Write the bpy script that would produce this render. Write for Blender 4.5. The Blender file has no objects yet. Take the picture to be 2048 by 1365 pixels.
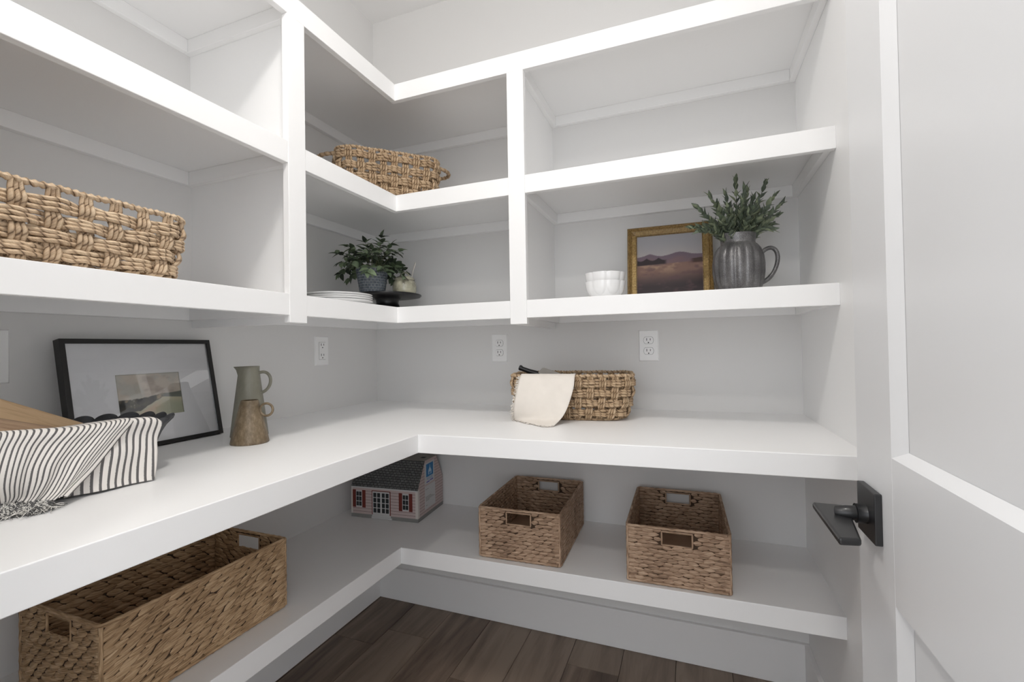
import bpy, math, random
import numpy as np
from mathutils import Vector, Matrix
random.seed(7); rng = np.random.default_rng(11)
PI = math.pi
S = bpy.context.scene
COL = S.collection

# ------------------------------------------------------------------ measured layout (metres)
W, H = 1.6896, 2.637                      # room width, ceiling height
YF = -1.72                                # inner face of the wall with the doorway
DU, DUB, DUW = .4183, .4299, .4275        # upper shelf depth: left leg, back leg at the corner, back leg at the right wall
DC, DCB, DCW = .6468, .6660, .6131        # worktop
DL, DLB, DLW = .4248, .4355, .4144        # lower shelf
ZT, ZT2, Z2, Z22, Z3, Z32 = 2.0333, 1.9756, 1.6492, 1.5935, 1.2651, 1.2108
ZC, ZC2, ZL, ZL2 = .8854, .8349, .4509, .3966
P1, P2, M1, M2, ZP = -.8837, -.8284, .8319, .8861, 1.1923
YD = -.8434                               # left divider face

# ------------------------------------------------------------------ camera
cx, cy, cz, yaw, pitch, roll, fpx = 1.34911, -1.7535, 1.12119, .369716, .013732, -.01639, 920.497
F = Vector((-math.sin(yaw)*math.cos(pitch), math.cos(yaw)*math.cos(pitch), math.sin(pitch)))
R = Vector((math.cos(yaw), math.sin(yaw), 0)); U = R.cross(F)
R2 = R*math.cos(roll)+U*math.sin(roll); U2 = -R*math.sin(roll)+U*math.cos(roll)
cd = bpy.data.cameras.new('camera'); cam = bpy.data.objects.new('camera', cd); COL.objects.link(cam)
cam.matrix_world = Matrix(((R2.x, U2.x, -F.x, cx), (R2.y, U2.y, -F.y, cy), (R2.z, U2.z, -F.z, cz), (0, 0, 0, 1)))
cd.sensor_width = 36; cd.lens = fpx/2048*36; cd.clip_start = .01
S.camera = cam

# ------------------------------------------------------------------ world, lamps, exposure
wd = bpy.data.worlds.new('world'); S.world = wd; wd.use_nodes = True
wd.node_tree.nodes['Background'].inputs[0].default_value = (.93, .96, 1.0, 1)
wd.node_tree.nodes['Background'].inputs[1].default_value = 2.75
def area(name, loc, power, size, col, rot=(0, 0, 0), size_y=None):
    l = bpy.data.lights.new(name, 'AREA'); l.energy = power; l.color = col; l.size = size
    l.shape = 'DISK' if size_y is None else 'RECTANGLE'
    if size_y: l.size_y = size_y
    o = bpy.data.objects.new(name, l); COL.objects.link(o); o.location = loc; o.rotation_euler = rot
    return o
pl_ = bpy.data.lights.new('pantry_ceiling_fill', 'POINT'); pl_.energy = 7.5; pl_.color = (1, .965, .92); pl_.shadow_soft_size = .075  # added point fill at the pantry lamp, brightens ceiling and upper walls
po_ = bpy.data.objects.new('pantry_ceiling_fill', pl_); COL.objects.link(po_); po_.location = (.97, -1.36, H-.12)
area('pantry_ceiling_light', (.97, -1.36, H-.20), 7.5, .16, (1, .965, .92))
area('hall_ceiling_light', (1.30, -2.62, H-.03), 13, .16, (1, .965, .92))
area('hall_soft_fill', (1.25, -4.3, 1.45), 4, 2.4, (.86, .93, 1.0), (PI/2, 0, 0), 1.9)  # added soft fill from the hall side
S.view_settings.view_transform = 'Standard'; S.view_settings.look = 'None'
S.view_settings.exposure = -.22; S.view_settings.gamma = 1; S.view_settings.use_curve_mapping = False
S.cycles.max_bounces = 14; S.cycles.diffuse_bounces = 9; S.cycles.transparent_max_bounces = 12

# ------------------------------------------------------------------ materials
def newmat(name):
    m = bpy.data.materials.new(name); m.use_nodes = True
    return m, m.node_tree.nodes, m.node_tree.links, m.node_tree.nodes['Principled BSDF']
def node(ns, t, **k):
    n = ns.new(t)
    for a, v in k.items():
        if a.startswith('i_'): n.inputs[a[2:].replace('_', ' ')].default_value = v
        else: setattr(n, a, v)
    return n
def ramp(ns, stops):
    r = ns.new('ShaderNodeValToRGB'); e = r.color_ramp.elements
    while len(e) > len(stops): e.remove(e[-1])
    while len(e) < len(stops): e.new(.5)
    for q, (p, c) in zip(e, stops): q.position = p; q.color = (*c, 1) if len(c) == 3 else c
    return r
def flat(name, col, rough=.5, metal=0, var=.0, vscale=40, bump=0, bscale=200, coat=0, spec=.5):
    m, ns, ln, b = newmat(name)
    b.inputs['Base Color'].default_value = (*col, 1); b.inputs['Roughness'].default_value = rough
    b.inputs['Metallic'].default_value = metal; b.inputs['Coat Weight'].default_value = coat
    b.inputs['Specular IOR Level'].default_value = spec
    tc = ns.new('ShaderNodeTexCoord')
    if var:
        n = node(ns, 'ShaderNodeTexNoise', i_Scale=vscale, i_Detail=5.); ln.new(tc.outputs['Object'], n.inputs['Vector'])
        r = ramp(ns, [(.3, [c*(1-var) for c in col]), (.7, [min(1, c*(1+var)) for c in col])])
        ln.new(n.outputs['Fac'], r.inputs[0]); ln.new(r.outputs[0], b.inputs['Base Color'])
    if bump:
        n = node(ns, 'ShaderNodeTexNoise', i_Scale=bscale, i_Detail=4.); ln.new(tc.outputs['Object'], n.inputs['Vector'])
        bp = node(ns, 'ShaderNodeBump', i_Strength=bump, i_Distance=.002); ln.new(n.outputs['Fac'], bp.inputs['Height'])
        ln.new(bp.outputs[0], b.inputs['Normal'])
    return m
M = {}
M['paint'] = flat('white_cabinet_paint', (.90, .90, .90), .42, bump=.02, bscale=90)
M['wall'] = flat('wall_paint', (.76, .755, .748), .7, bump=.06, bscale=260)
M['ceil'] = flat('ceiling_paint', (.84, .835, .83), .8, bump=.06, bscale=260)
M['door'] = flat('door_paint', (.80, .805, .815), .33, bump=.015, bscale=60)
M['plastic'] = flat('white_plastic', (.90, .90, .90), .35)
M['slot'] = flat('slot_black', (.01, .01, .01), .6)
M['black'] = flat('matte_black_metal', (.012, .012, .013), .38, .0, coat=.1)
M['frame'] = flat('black_frame', (.010, .0095, .009), .42)
M['mat'] = flat('picture_mat', (.90, .90, .92), .8)
M['gloss_black'] = flat('satin_black_stand', (.008, .008, .009), .3)
M['white_cer'] = flat('white_ceramic', (.82, .82, .82), .18, coat=.4)
M['cream'] = flat('cream_cotton', (.78, .73, .67), .9, var=.03, vscale=30, bump=.25, bscale=1400)
M['dark_bowl'] = flat('charcoal_bowl', (.035, .037, .042), .5, var=.45, vscale=55, bump=.4, bscale=320)
M['soil'] = flat('soil', (.03, .022, .015), .95, bump=.6)
M['stem'] = flat('green_stem', (.09, .10, .045), .6)
M['utensil'] = flat('grey_blade', (.42, .40, .37), .5)
M['jar'] = flat('honey_jar_glaze', (.40, .385, .29), .22, var=.42, vscale=38, coat=.5)
M['spoon'] = flat('pale_spoon', (.55, .52, .47), .5)
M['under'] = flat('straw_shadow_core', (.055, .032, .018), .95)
M['cork'] = flat('picture_backing', (.2, .17, .13), .9)

def mat_straw(name, c_dark, c_mid, c_lite, twist=55., groove=.35, mode='rope'):
    m, ns, ln, b = newmat(name); b.inputs['Roughness'].default_value = .62; b.inputs['Specular IOR Level'].default_value = .3
    uv = ns.new('ShaderNodeTexCoord')
    sep = ns.new('ShaderNodeSeparateXYZ'); ln.new(uv.outputs['UV'], sep.inputs[0])
    geo = ns.new('ShaderNodeNewGeometry')
    def mth(op, a, b_=None, c=None):
        n = node(ns, 'ShaderNodeMath', operation=op)
        for i, v in enumerate((a, b_, c)):
            if v is None: continue
            if isinstance(v, (int, float)): n.inputs[i].default_value = v
            else: ln.new(v, n.inputs[i])
        return n.outputs[0]
    # fibres: noise stretched along the strand
    comb = ns.new('ShaderNodeCombineXYZ')
    rnd = mth('MULTIPLY', geo.outputs['Random Per Island'], 37.)
    tw = mth('MULTIPLY_ADD', sep.outputs[0], twist, sep.outputs[1])
    ln.new(mth('MULTIPLY', sep.outputs[0], 26.), comb.inputs[0])
    ln.new(mth('MULTIPLY_ADD', tw, 5.0, rnd), comb.inputs[1]); ln.new(rnd, comb.inputs[2])
    n1 = node(ns, 'ShaderNodeTexNoise', i_Scale=1.3, i_Detail=3., i_Roughness=.5); ln.new(comb.outputs[0], n1.inputs['Vector'])
    fr = mth('FRACT', tw); g = mth('ABSOLUTE', mth('SUBTRACT', fr, .5))       # 0 in the middle .. .5 at the groove
    gv = mth('POWER', mth('MULTIPLY', g, 2.), 5.)
    n2 = node(ns, 'ShaderNodeTexNoise', i_Scale=9., i_Detail=3.); ln.new(uv.outputs['Object'], n2.inputs['Vector'])
    mix = mth('ADD', mth('MULTIPLY_ADD', n1.outputs['Fac'], .55 if mode == 'rope' else 1.05, 0. if mode == 'rope' else -.24), mth('MULTIPLY', n2.outputs['Fac'], .25))
    mix = mth('ADD', mix, mth('MULTIPLY_ADD', geo.outputs['Random Per Island'], .22 if mode == 'rope' else .12, .0 if mode == 'rope' else .04))
    mix = mth('SUBTRACT', mix, mth('MULTIPLY', gv, groove))  # twist grooves darkened, crease shade put into the rope colour
    r = ramp(ns, [(.18, c_dark), (.48, c_mid), (.80, c_lite)]); ln.new(mix, r.inputs[0]); ln.new(r.outputs[0], b.inputs['Base Color'])
    hgt = mth('SUBTRACT', mth('MULTIPLY', n1.outputs['Fac'], .7), mth('MULTIPLY', gv, 1.0 if mode == 'rope' else 0.))
    bp = node(ns, 'ShaderNodeBump', i_Strength=.8, i_Distance=.0018); ln.new(hgt, bp.inputs['Height']); ln.new(bp.outputs[0], b.inputs['Normal'])
    return m
M['rope'] = mat_straw('seagrass_rope', (.13, .075, .04), (.44, .31, .19), (.72, .56, .39))
M['rope_pale'] = mat_straw('pale_seagrass_rope', (.16, .10, .06), (.52, .38, .25), (.78, .63, .45))
M['hyacinth'] = mat_straw('water_hyacinth', (.055, .030, .018), (.36, .235, .155), (.68, .50, .36), twist=0., groove=0., mode='leaf')
M['hyacinth_gold'] = mat_straw('golden_water_hyacinth', (.06, .034, .015), (.41, .265, .145), (.70, .51, .32), twist=0., groove=0., mode='leaf')

def mat_wood(name, stops, axis='Y', s=3., stretch=14., rough=.45, bump=.15, perobj=True, knots=True):
    m, ns, ln, b = newmat(name); b.inputs['Roughness'].default_value = rough
    tc = ns.new('ShaderNodeTexCoord'); oi = ns.new('ShaderNodeObjectInfo')
    mp = ns.new('ShaderNodeMapping')
    sc = {'X': (1, stretch, stretch), 'Y': (stretch, 1, stretch), 'Z': (stretch, stretch, 1)}[axis]
    mp.inputs['Scale'].default_value = sc; ln.new(tc.outputs['Object'], mp.inputs[0])
    add = node(ns, 'ShaderNodeVectorMath', operation='ADD'); ln.new(mp.outputs[0], add.inputs[0])
    cmb = ns.new('ShaderNodeCombineXYZ')
    ml = node(ns, 'ShaderNodeMath', operation='MULTIPLY'); ml.inputs[1].default_value = 61. if perobj else 0.
    ln.new(oi.outputs['Random'], ml.inputs[0])
    for i in range(3): ln.new(ml.outputs[0], cmb.inputs[i])
    ln.new(cmb.outputs[0], add.inputs[1])
    n = node(ns, 'ShaderNodeTexNoise', i_Scale=s, i_Detail=9., i_Roughness=.62, i_Distortion=.8); ln.new(add.outputs[0], n.inputs['Vector'])
    n2 = node(ns, 'ShaderNodeTexNoise', i_Scale=s*.35, i_Detail=3., i_Distortion=1.5); ln.new(add.outputs[0], n2.inputs['Vector'])
    a1 = node(ns, 'ShaderNodeMath', operation='MULTIPLY_ADD'); ln.new(n2.outputs['Fac'], a1.inputs[0]); a1.inputs[1].default_value = .55
    a2 = node(ns, 'ShaderNodeMath', operation='MULTIPLY'); ln.new(n.outputs['Fac'], a2.inputs[0]); a2.inputs[1].default_value = .55; ln.new(a2.outputs[0], a1.inputs[2])
    a3 = node(ns, 'ShaderNodeMath', operation='MULTIPLY_ADD'); ln.new(oi.outputs['Random'], a3.inputs[0]); a3.inputs[1].default_value = .16 if perobj else 0; ln.new(a1.outputs[0], a3.inputs[2])
    r = ramp(ns, stops); ln.new(a3.outputs[0], r.inputs[0]); ln.new(r.outputs[0], b.inputs['Base Color'])
    bp = node(ns, 'ShaderNodeBump', i_Strength=bump, i_Distance=.001); ln.new(n.outputs['Fac'], bp.inputs['Height']); ln.new(bp.outputs[0], b.inputs['Normal'])
    return m
M['plank'] = mat_wood('brown_oak_plank', [(.34, (.030, .019, .013)), (.48, (.095, .063, .045)), (.58, (.155, .110, .080)), (.76, (.25, .19, .145))], 'Y', 2.4, 9., .42, .25)
M['board'] = mat_wood('acacia_wood', [(.35, (.16, .085, .04)), (.52, (.42, .26, .14)), (.7, (.62, .43, .25))], 'Y', 11., 12., .5, .1)
M['board_dark'] = mat_wood('walnut_wood', [(.35, (.09, .05, .03)), (.52, (.24, .15, .09)), (.7, (.36, .25, .16))], 'Y', 11., 12., .5, .1)

def mat_attr(name, rough=.8, coat=0):
    m, ns, ln, b = newmat(name); b.inputs['Roughness'].default_value = rough; b.inputs['Coat Weight'].default_value = coat
    a = node(ns, 'ShaderNodeAttribute', attribute_name='Col'); ln.new(a.outputs['Color'], b.inputs['Base Color'])
    return m
M['print'] = mat_attr('printed_colour', .75)
def mat_glass():
    m = bpy.data.materials.new('picture_glass'); m.use_nodes = True; ns = m.node_tree.nodes; ln = m.node_tree.links; ns.clear()
    o = ns.new('ShaderNodeOutputMaterial'); mx = ns.new('ShaderNodeMixShader'); fr = node(ns, 'ShaderNodeFresnel', i_IOR=1.5)
    t = ns.new('ShaderNodeBsdfTransparent'); g = node(ns, 'ShaderNodeBsdfGlossy', i_Roughness=.02)
    ln.new(fr.outputs[0], mx.inputs[0]); ln.new(t.outputs[0], mx.inputs[1]); ln.new(g.outputs[0], mx.inputs[2]); ln.new(mx.outputs[0], o.inputs[0])
    return m
M['glass'] = mat_glass()

def mat_stripe():
    m, ns, ln, b = newmat('striped_linen'); b.inputs['Roughness'].default_value = .95
    tc = ns.new('ShaderNodeTexCoord'); sep = ns.new('ShaderNodeSeparateXYZ'); ln.new(tc.outputs['UV'], sep.inputs[0])
    fr = node(ns, 'ShaderNodeMath', operation='FRACT'); ln.new(sep.outputs[0], fr.inputs[0])
    n = node(ns, 'ShaderNodeTexNoise', i_Scale=900., i_Detail=2.); ln.new(tc.outputs['Object'], n.inputs['Vector'])
    ad = node(ns, 'ShaderNodeMath', operation='MULTIPLY_ADD'); ln.new(n.outputs['Fac'], ad.inputs[0]); ad.inputs[1].default_value = .16; ln.new(fr.outputs[0], ad.inputs[2])
    r = ramp(ns, [(.0, (.80, .76, .72)), (.70, (.78, .75, .71)), (.76, (.12, .115, .115)), (1., (.12, .115, .115))]); ln.new(ad.outputs[0], r.inputs[0])
    ln.new(r.outputs[0], b.inputs['Base Color'])
    bp = node(ns, 'ShaderNodeBump', i_Strength=.3, i_Distance=.0006); ln.new(n.outputs['Fac'], bp.inputs['Height']); ln.new(bp.outputs[0], b.inputs['Normal'])
    return m
M['stripe'] = mat_stripe()
def mat_thread():
    m, ns, ln, b = newmat('fringe_thread'); b.inputs['Roughness'].default_value = .9
    g = ns.new('ShaderNodeNewGeometry'); r = ramp(ns, [(0, (.10, .10, .10)), (.42, (.12, .12, .12)), (.5, (.74, .72, .68)), (1, (.80, .78, .74))])
    ln.new(g.outputs['Random Per Island'], r.inputs[0]); ln.new(r.outputs[0], b.inputs['Base Color']); return m
M['thread'] = mat_thread()
def mat_leaf(name, a, c, d):
    m, ns, ln, b = newmat(name); b.inputs['Roughness'].default_value = .55
    oi = ns.new('ShaderNodeObjectInfo'); r = ramp(ns, [(0, a), (.55, c), (1, d)]); ln.new(oi.outputs['Random'], r.inputs[0])
    tc = ns.new('ShaderNodeTexCoord'); n = node(ns, 'ShaderNodeTexNoise', i_Scale=90.); ln.new(tc.outputs['Object'], n.inputs['Vector'])
    mx = node(ns, 'ShaderNodeMix', data_type='RGBA', blend_type='MULTIPLY'); mx.inputs[0].default_value = .45
    r2 = ramp(ns, [(.3, (.6, .6, .6)), (.7, (1.35, 1.35, 1.3))]); ln.new(n.outputs['Fac'], r2.inputs[0])
    ln.new(r.outputs[0], mx.inputs[6]); ln.new(r2.outputs[0], mx.inputs[7]); ln.new(mx.outputs[2], b.inputs['Base Color']); return m
M['leaf'] = mat_leaf('green_leaf', (.035, .045, .032), (.075, .11, .06), (.22, .29, .17))
M['sage'] = mat_leaf('sage_leaf', (.085, .105, .085), (.15, .19, .125), (.30, .34, .22))

def mat_pewter():
    m, ns, ln, b = newmat('pewter_glaze'); b.inputs['Roughness'].default_value = .30; b.inputs['Metallic'].default_value = .45
    tc = ns.new('ShaderNodeTexCoord'); v = node(ns, 'ShaderNodeTexVoronoi', i_Scale=520.); ln.new(tc.outputs['Object'], v.inputs['Vector'])
    n = node(ns, 'ShaderNodeTexNoise', i_Scale=22., i_Detail=3.); ln.new(tc.outputs['Object'], n.inputs['Vector'])
    r = ramp(ns, [(.15, (.040, .038, .040)), (.5, (.115, .112, .114)), (.9, (.24, .235, .235))])
    a = node(ns, 'ShaderNodeMath', operation='MULTIPLY_ADD'); ln.new(v.outputs['Distance'], a.inputs[0]); a.inputs[1].default_value = .55; ln.new(n.outputs['Fac'], a.inputs[2])
    s = node(ns, 'ShaderNodeMath', operation='SUBTRACT'); ln.new(a.outputs[0], s.inputs[0]); s.inputs[1].default_value = .22
    ln.new(s.outputs[0], r.inputs[0]); ln.new(r.outputs[0], b.inputs['Base Color'])
    bp = node(ns, 'ShaderNodeBump', i_Strength=.35, i_Distance=.0008); ln.new(v.outputs['Distance'], bp.inputs['Height']); ln.new(bp.outputs[0], b.inputs['Normal'])
    return m
M['pewter'] = mat_pewter()
def mat_blotch(name, c1, c2, c3, scale, rough=.4):
    m, ns, ln, b = newmat(name); b.inputs['Roughness'].default_value = rough
    tc = ns.new('ShaderNodeTexCoord'); mp = ns.new('ShaderNodeMapping'); mp.inputs['Scale'].default_value = (1, 1, .45); ln.new(tc.outputs['Object'], mp.inputs[0])
    n = node(ns, 'ShaderNodeTexNoise', i_Scale=scale, i_Detail=7., i_Roughness=.7); ln.new(mp.outputs[0], n.inputs['Vector'])
    r = ramp(ns, [(.32, c1), (.5, c2), (.68, c3)]); ln.new(n.outputs['Fac'], r.inputs[0]); ln.new(r.outputs[0], b.inputs['Base Color'])
    bp = node(ns, 'ShaderNodeBump', i_Strength=.25, i_Distance=.001); ln.new(n.outputs['Fac'], bp.inputs['Height']); ln.new(bp.outputs[0], b.inputs['Normal'])
    return m
M['brown_glaze'] = mat_blotch('speckled_brown_glaze', (.13, .090, .050), (.19, .140, .085), (.29, .225, .15), 110)
M['olive_glaze'] = mat_blotch('olive_green_glaze', (.19, .18, .14), (.25, .24, .19), (.30, .29, .235), 14)
M['blue_pot'] = mat_blotch('slate_blue_pot', (.075, .095, .12), (.14, .165, .20), (.33, .36, .39), 95, .5)
M['gold_dark'] = mat_blotch('brown_gilt', (.10, .055, .015), (.24, .145, .045), (.42, .28, .11), 300, .4)  # darker brown gold for the moulding, the ribs use the brighter one
M['pot_base'] = flat('pale_pot_grooves', (.42, .44, .46), .6, var=.3, vscale=80)
M['gold'] = mat_blotch('aged_gilt', (.30, .18, .06), (.50, .34, .13), (.68, .50, .24), 260, .38)
M['gold'].node_tree.nodes['Principled BSDF'].inputs['Metallic'].default_value = .45

# ------------------------------------------------------------------ mesh helpers
class MB:
    def __init__(s): s.v = []; s.f = []; s.uv = []; s.n = 0
    def add(s, v, f, uv=None):
        v = [tuple(q) for q in v]; s.v += v; s.f += [tuple(i+s.n for i in q) for q in f]; s.n += len(v)
        s.uv += [tuple(q) for q in uv] if uv is not None else [(0, 0)]*len(v); return s
    def box(s, x0, x1, y0, y1, z0, z1):
        return s.add([(x0, y0, z0), (x1, y0, z0), (x1, y1, z0), (x0, y1, z0), (x0, y0, z1), (x1, y0, z1), (x1, y1, z1), (x0, y1, z1)],
                     [(0, 3, 2, 1), (4, 5, 6, 7), (0, 1, 5, 4), (1, 2, 6, 5), (2, 3, 7, 6), (3, 0, 4, 7)])
    def prism(s, poly, z0, z1):          # poly in plan, counter-clockwise
        n = len(poly)
        return s.add([(x, y, z0) for x, y in poly]+[(x, y, z1) for x, y in poly],
                     [tuple(range(n))[::-1], tuple(range(n, 2*n))]+[(i, (i+1) % n, n+(i+1) % n, n+i) for i in range(n)])
    def tube(s, path, r, k=7, closed=False, cap=True, ups=None, flat=1.):
        P = np.asarray(path, float); n = len(P); rr = np.broadcast_to(np.asarray(r, float), (n,))
        T = (np.roll(P, -1, 0)-np.roll(P, 1, 0)) if closed else np.gradient(P, axis=0)
        T /= np.linalg.norm(T, axis=1)[:, None]+1e-12
        up = np.array([0, 0, 1.]) if abs(T[:, 2]).mean() < .7 else np.array([1., .2, 0])
        if ups is not None: up = np.asarray(ups, float)
        A = np.cross(T, up); A /= np.linalg.norm(A, axis=1)[:, None]+1e-12; B = np.cross(A, T)
        L = np.r_[0, np.cumsum(np.linalg.norm(np.diff(P, axis=0), axis=1))]
        a = np.arange(k+1)/k*2*PI
        ca, sa = np.cos(a), np.sin(a)
        V = P[:, None]+rr[:, None, None]*(A[:, None]*ca[None, :, None]+B[:, None]*sa[None, :, None]*flat)
        UV = [(L[i], j/k) for i in range(n) for j in range(k+1)]
        f = []; q = k+1
        for i in range(n if closed else n-1):
            i2 = (i+1) % n
            for j in range(k): f.append((i*q+j, i2*q+j, i2*q+j+1, i*q+j+1))
        if cap and not closed:
            f.append(tuple(range(k))[::-1]); f.append(tuple((n-1)*q+j for j in range(k)))
        return s.add(V.reshape(-1, 3), f, UV)
    def lathe(s, prof, k=48, c=(0, 0, 0), rib=None):   # prof: (r, z)
        n = len(prof); v = []; uv = []
        for i, (r, z) in enumerate(prof):
            for j in range(k):
                a = j/k*2*PI; q = r*(rib(a, i/(n-1)) if rib else 1); v.append((c[0]+q*math.cos(a), c[1]+q*math.sin(a), c[2]+z)); uv.append((j/k, i/(n-1)))
        f = [(i*k+j, i*k+(j+1) % k, (i+1)*k+(j+1) % k, (i+1)*k+j) for i in range(n-1) for j in range(k)]
        return s.add(v, f, uv)
    def grid(s, G, UV=None, close_u=False):
        G = np.asarray(G, float); a, b = G.shape[:2]
        uv = [(j/(b-1), i/(a-1)) for i in range(a) for j in range(b)] if UV is None else np.asarray(UV).reshape(-1, 2).tolist()
        return s.add(G.reshape(-1, 3), [(i*b+j, i*b+j+1, (i+1)*b+j+1, (i+1)*b+j) for i in range(a-1) for j in range(b-1)], uv)
    def mesh(s, name, mat, smooth=False):
        me = bpy.data.meshes.new(name); me.from_pydata(s.v, [], s.f); me.materials.append(mat)
        u = me.uv_layers.new(name='UVMap'); idx = np.zeros(len(me.loops), int); me.loops.foreach_get('vertex_index', idx)
        u.data.foreach_set('uv', np.asarray(s.uv, float)[idx].ravel())
        if smooth: me.polygons.foreach_set('use_smooth', [True]*len(me.polygons))
        me.update(); return me
    def build(s, name, mat, parent=None, smooth=False, bevel=0, solid=0, label=None, auto=False):
        return put(name, s.mesh(name, mat, smooth), parent, bevel, solid, label, auto)
def put(name, me, parent=None, bevel=0, solid=0, label=None, auto=False):
    o = bpy.data.objects.new(name, me); COL.objects.link(o)
    if parent: o.parent = parent
    if bevel:
        b = o.modifiers.new('bevel', 'BEVEL'); b.width = bevel; b.segments = 2; b.limit_method = 'ANGLE'; b.angle_limit = .6
    if solid:
        q = o.modifiers.new('solid', 'SOLIDIFY'); q.thickness = solid; q.offset = 0
    if label: o['label'] = label
    return o
def smooth_angle(me, ang=40):
    me.polygons.foreach_set('use_smooth', [True]*len(me.polygons))
    me.set_sharp_from_angle(angle=math.radians(ang)) if hasattr(me, 'set_sharp_from_angle') else None
def thing(name, label, cat, loc=(0, 0, 0), rz=0, group=None):
    o = bpy.data.objects.new(name, None); COL.objects.link(o); o.location = loc; o.rotation_euler = (0, 0, rz)
    o.empty_display_size = .05; o['label'] = label; o['category'] = cat
    if group: o['group'] = group
    return o
def tag(o, label, cat, group=None):
    o['label'] = label; o['category'] = cat
    if group: o['group'] = group
    return o
def struct(o): o['kind'] = 'structure'; return o

# ------------------------------------------------------------------ setting
EPS = .0005
struct(MB().box(-.12, 0, YF-.12, .12, 0, H).build('wall_left', M['wall']))
struct(MB().box(0, W, 0, .12, 0, H).build('wall_back', M['wall']))
struct(MB().box(W, W+.12, YF-.12, .12, 0, H).build('wall_right', M['paint']))
XD0, XD1, ZD = .80, 1.615, 2.43
wf = MB(); wf.box(0, XD0, YF-.12, YF, 0, H); wf.box(XD1, W, YF-.12, YF, 0, H); wf.box(XD0, XD1, YF-.12, YF, ZD, H)
struct(wf.build('wall_front', M['wall']))
struct(MB().box(-1.5, 3.5, -4.6, .12, H, H+.08).build('ceiling', M['ceil']))
fl = struct(MB().box(-1.5, 3.5, -4.6, .12, -.05, -.012).build('floor', M['slot']))
# floor planks, each its own piece, joints recessed
pm = {}
def plank(x0, y0, y1):
    ln_ = round(y1-y0, 3)
    if ln_ not in pm:
        b = MB().box(0, .1785, 0, ln_-.0015, -.012, 0); pm[ln_] = b.mesh('plank', M['plank'])
    o = put('plank', pm[ln_], fl, bevel=.0008); o.location = (x0, y0, 0)
starts = {0: -.304, 1: -.205, 2: -.62, 3: -.36, 4: -.95, 5: -.16, 6: -.50, 7: -.78, 8: -.3}
for c in range(-3, 14):
    x0 = .02+.18*c; y = starts.get(c, -.3-.1*((c*7) % 9))
    plank(x0, y, 0.0); hi = y
    while hi > -4.4: plank(x0, hi-1.2, hi); hi -= 1.2
struct(MB().box(0, W, -.015, 0, 0, .1406).build('baseboard_back', M['paint'], bevel=.002))
struct(MB().box(0, .015, YF, -.015, 0, .1406).build('baseboard_left', M['paint'], bevel=.002))
struct(MB().box(W-.015, W, -.93, -.015, 0, .1406).build('baseboard_right', M['paint'], bevel=.002))

# ------------------------------------------------------------------ shelving
YE = YF+.001
def L_board(name, parent, d, db, dw, z0, z1, inset=.018, mat='paint'):
    e = inset
    poly = [(.0, 0), (0, YE), (d-e, YE), (d-e, -db+e), (W, -dw+e), (W, 0)]
    return MB().prism([(x, y) for x, y in poly], z0, z1).build(name, M[mat], parent)
def back_piece(x0, x1, db, dw, d, z0, z1, th=.018, proud=0.):
    # front strip of the back leg between x0 and x1 along the slightly tapering front line
    f = lambda x: -db+(db-dw)*(x-d)/(W-d)-proud
    return MB().prism([(x0, f(x0)), (x1, f(x1)), (x1, f(x1)+th+proud), (x0, f(x0)+th+proud)], z0, z1)

up = thing('wall_shelving_unit', 'white painted three tier L-shaped upper shelving with two posts, fixed on both walls', 'shelving')
BT = .010
for nm, z, z2 in (('shelf', ZT, ZT2), ('shelf', Z2, Z22), ('shelf', Z3, Z32)):
    L_board(nm, up, DU, DUB, DUW, z-BT, z-.0004)
segs = [(YE, P1), (P2, -DUB+.0)]
def lfascia(z0, z1, a, b): MB().box(DU-.018, DU, a, b, z0, z1).build('front_edge', M['paint'], up, bevel=.0012)
lfascia(ZT2, ZT, YE, -DUB); back_piece(DU-.018, W, DUB, DUW, DU, ZT2, ZT).build('front_edge', M['paint'], up, bevel=.0012)
for z0, z1 in ((Z22, Z2), (Z32, Z3)):
    lfascia(z0, z1, YE, P1); lfascia(z0, z1, P2, -DUB)
    back_piece(DU-.018, M1, DUB, DUW, DU, z0, z1).build('front_edge', M['paint'], up, bevel=.0012)
    back_piece(M2, W, DUB, DUW, DU, z0, z1).build('front_edge', M['paint'], up, bevel=.0012)
MB().box(DU-.018, DU+.0012, P1, P2, ZP, ZT2-.0008).build('post', M['paint'], up, bevel=.0012)
back_piece(M1, M2, DUB, DUW, DU, ZP, ZT2-.0008, proud=.0012).build('post', M['paint'], up, bevel=.0012)
for z1, z0 in ((ZT-BT, Z2), (Z2-BT, Z3)):
    MB().box(0, DU-.018, YD, P2-.001, z0, z1).build('divider', M['paint'], up)
    MB().box(M1+.001, .856, -DUB+.018, 0, z0, z1).build('divider', M['paint'], up)
MB().box(0, DU-.018, YD, P2-.001, ZP, Z3-BT).build('divider', M['paint'], up, bevel=.001)
MB().box(M1+.001, .856, -DUB+.018, 0, ZP, Z3-BT).build('divider', M['paint'], up, bevel=.001)
t = .018
for z in (ZT, Z2, Z3):
    a, b = z-.048, z-BT
    if z == Z3: a = z-.052
    def cl(x0, x1, y0, y1, a=a): MB().box(x0, x1, y0, y1, a, b).build('cleat', M['paint'], up, bevel=.0015)
    cl(0, t, YE, YD-t); cl(0, t, P2, -t)                       # left wall
    cl(0, M1, -t, 0); cl(.856+t, W-t, -t, 0)                   # back wall
    cl(0, DU-t, YD-t, YD); cl(0, DU-t-.003, P2-.001, P2+t)     # left divider, both sides
    cl(M1+.001-t, M1+.001, -DUB+t, -t); cl(.856, .856+t, -DUB+t, 0)
    cl(W-t, W, -DUW+t, 0)

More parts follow.
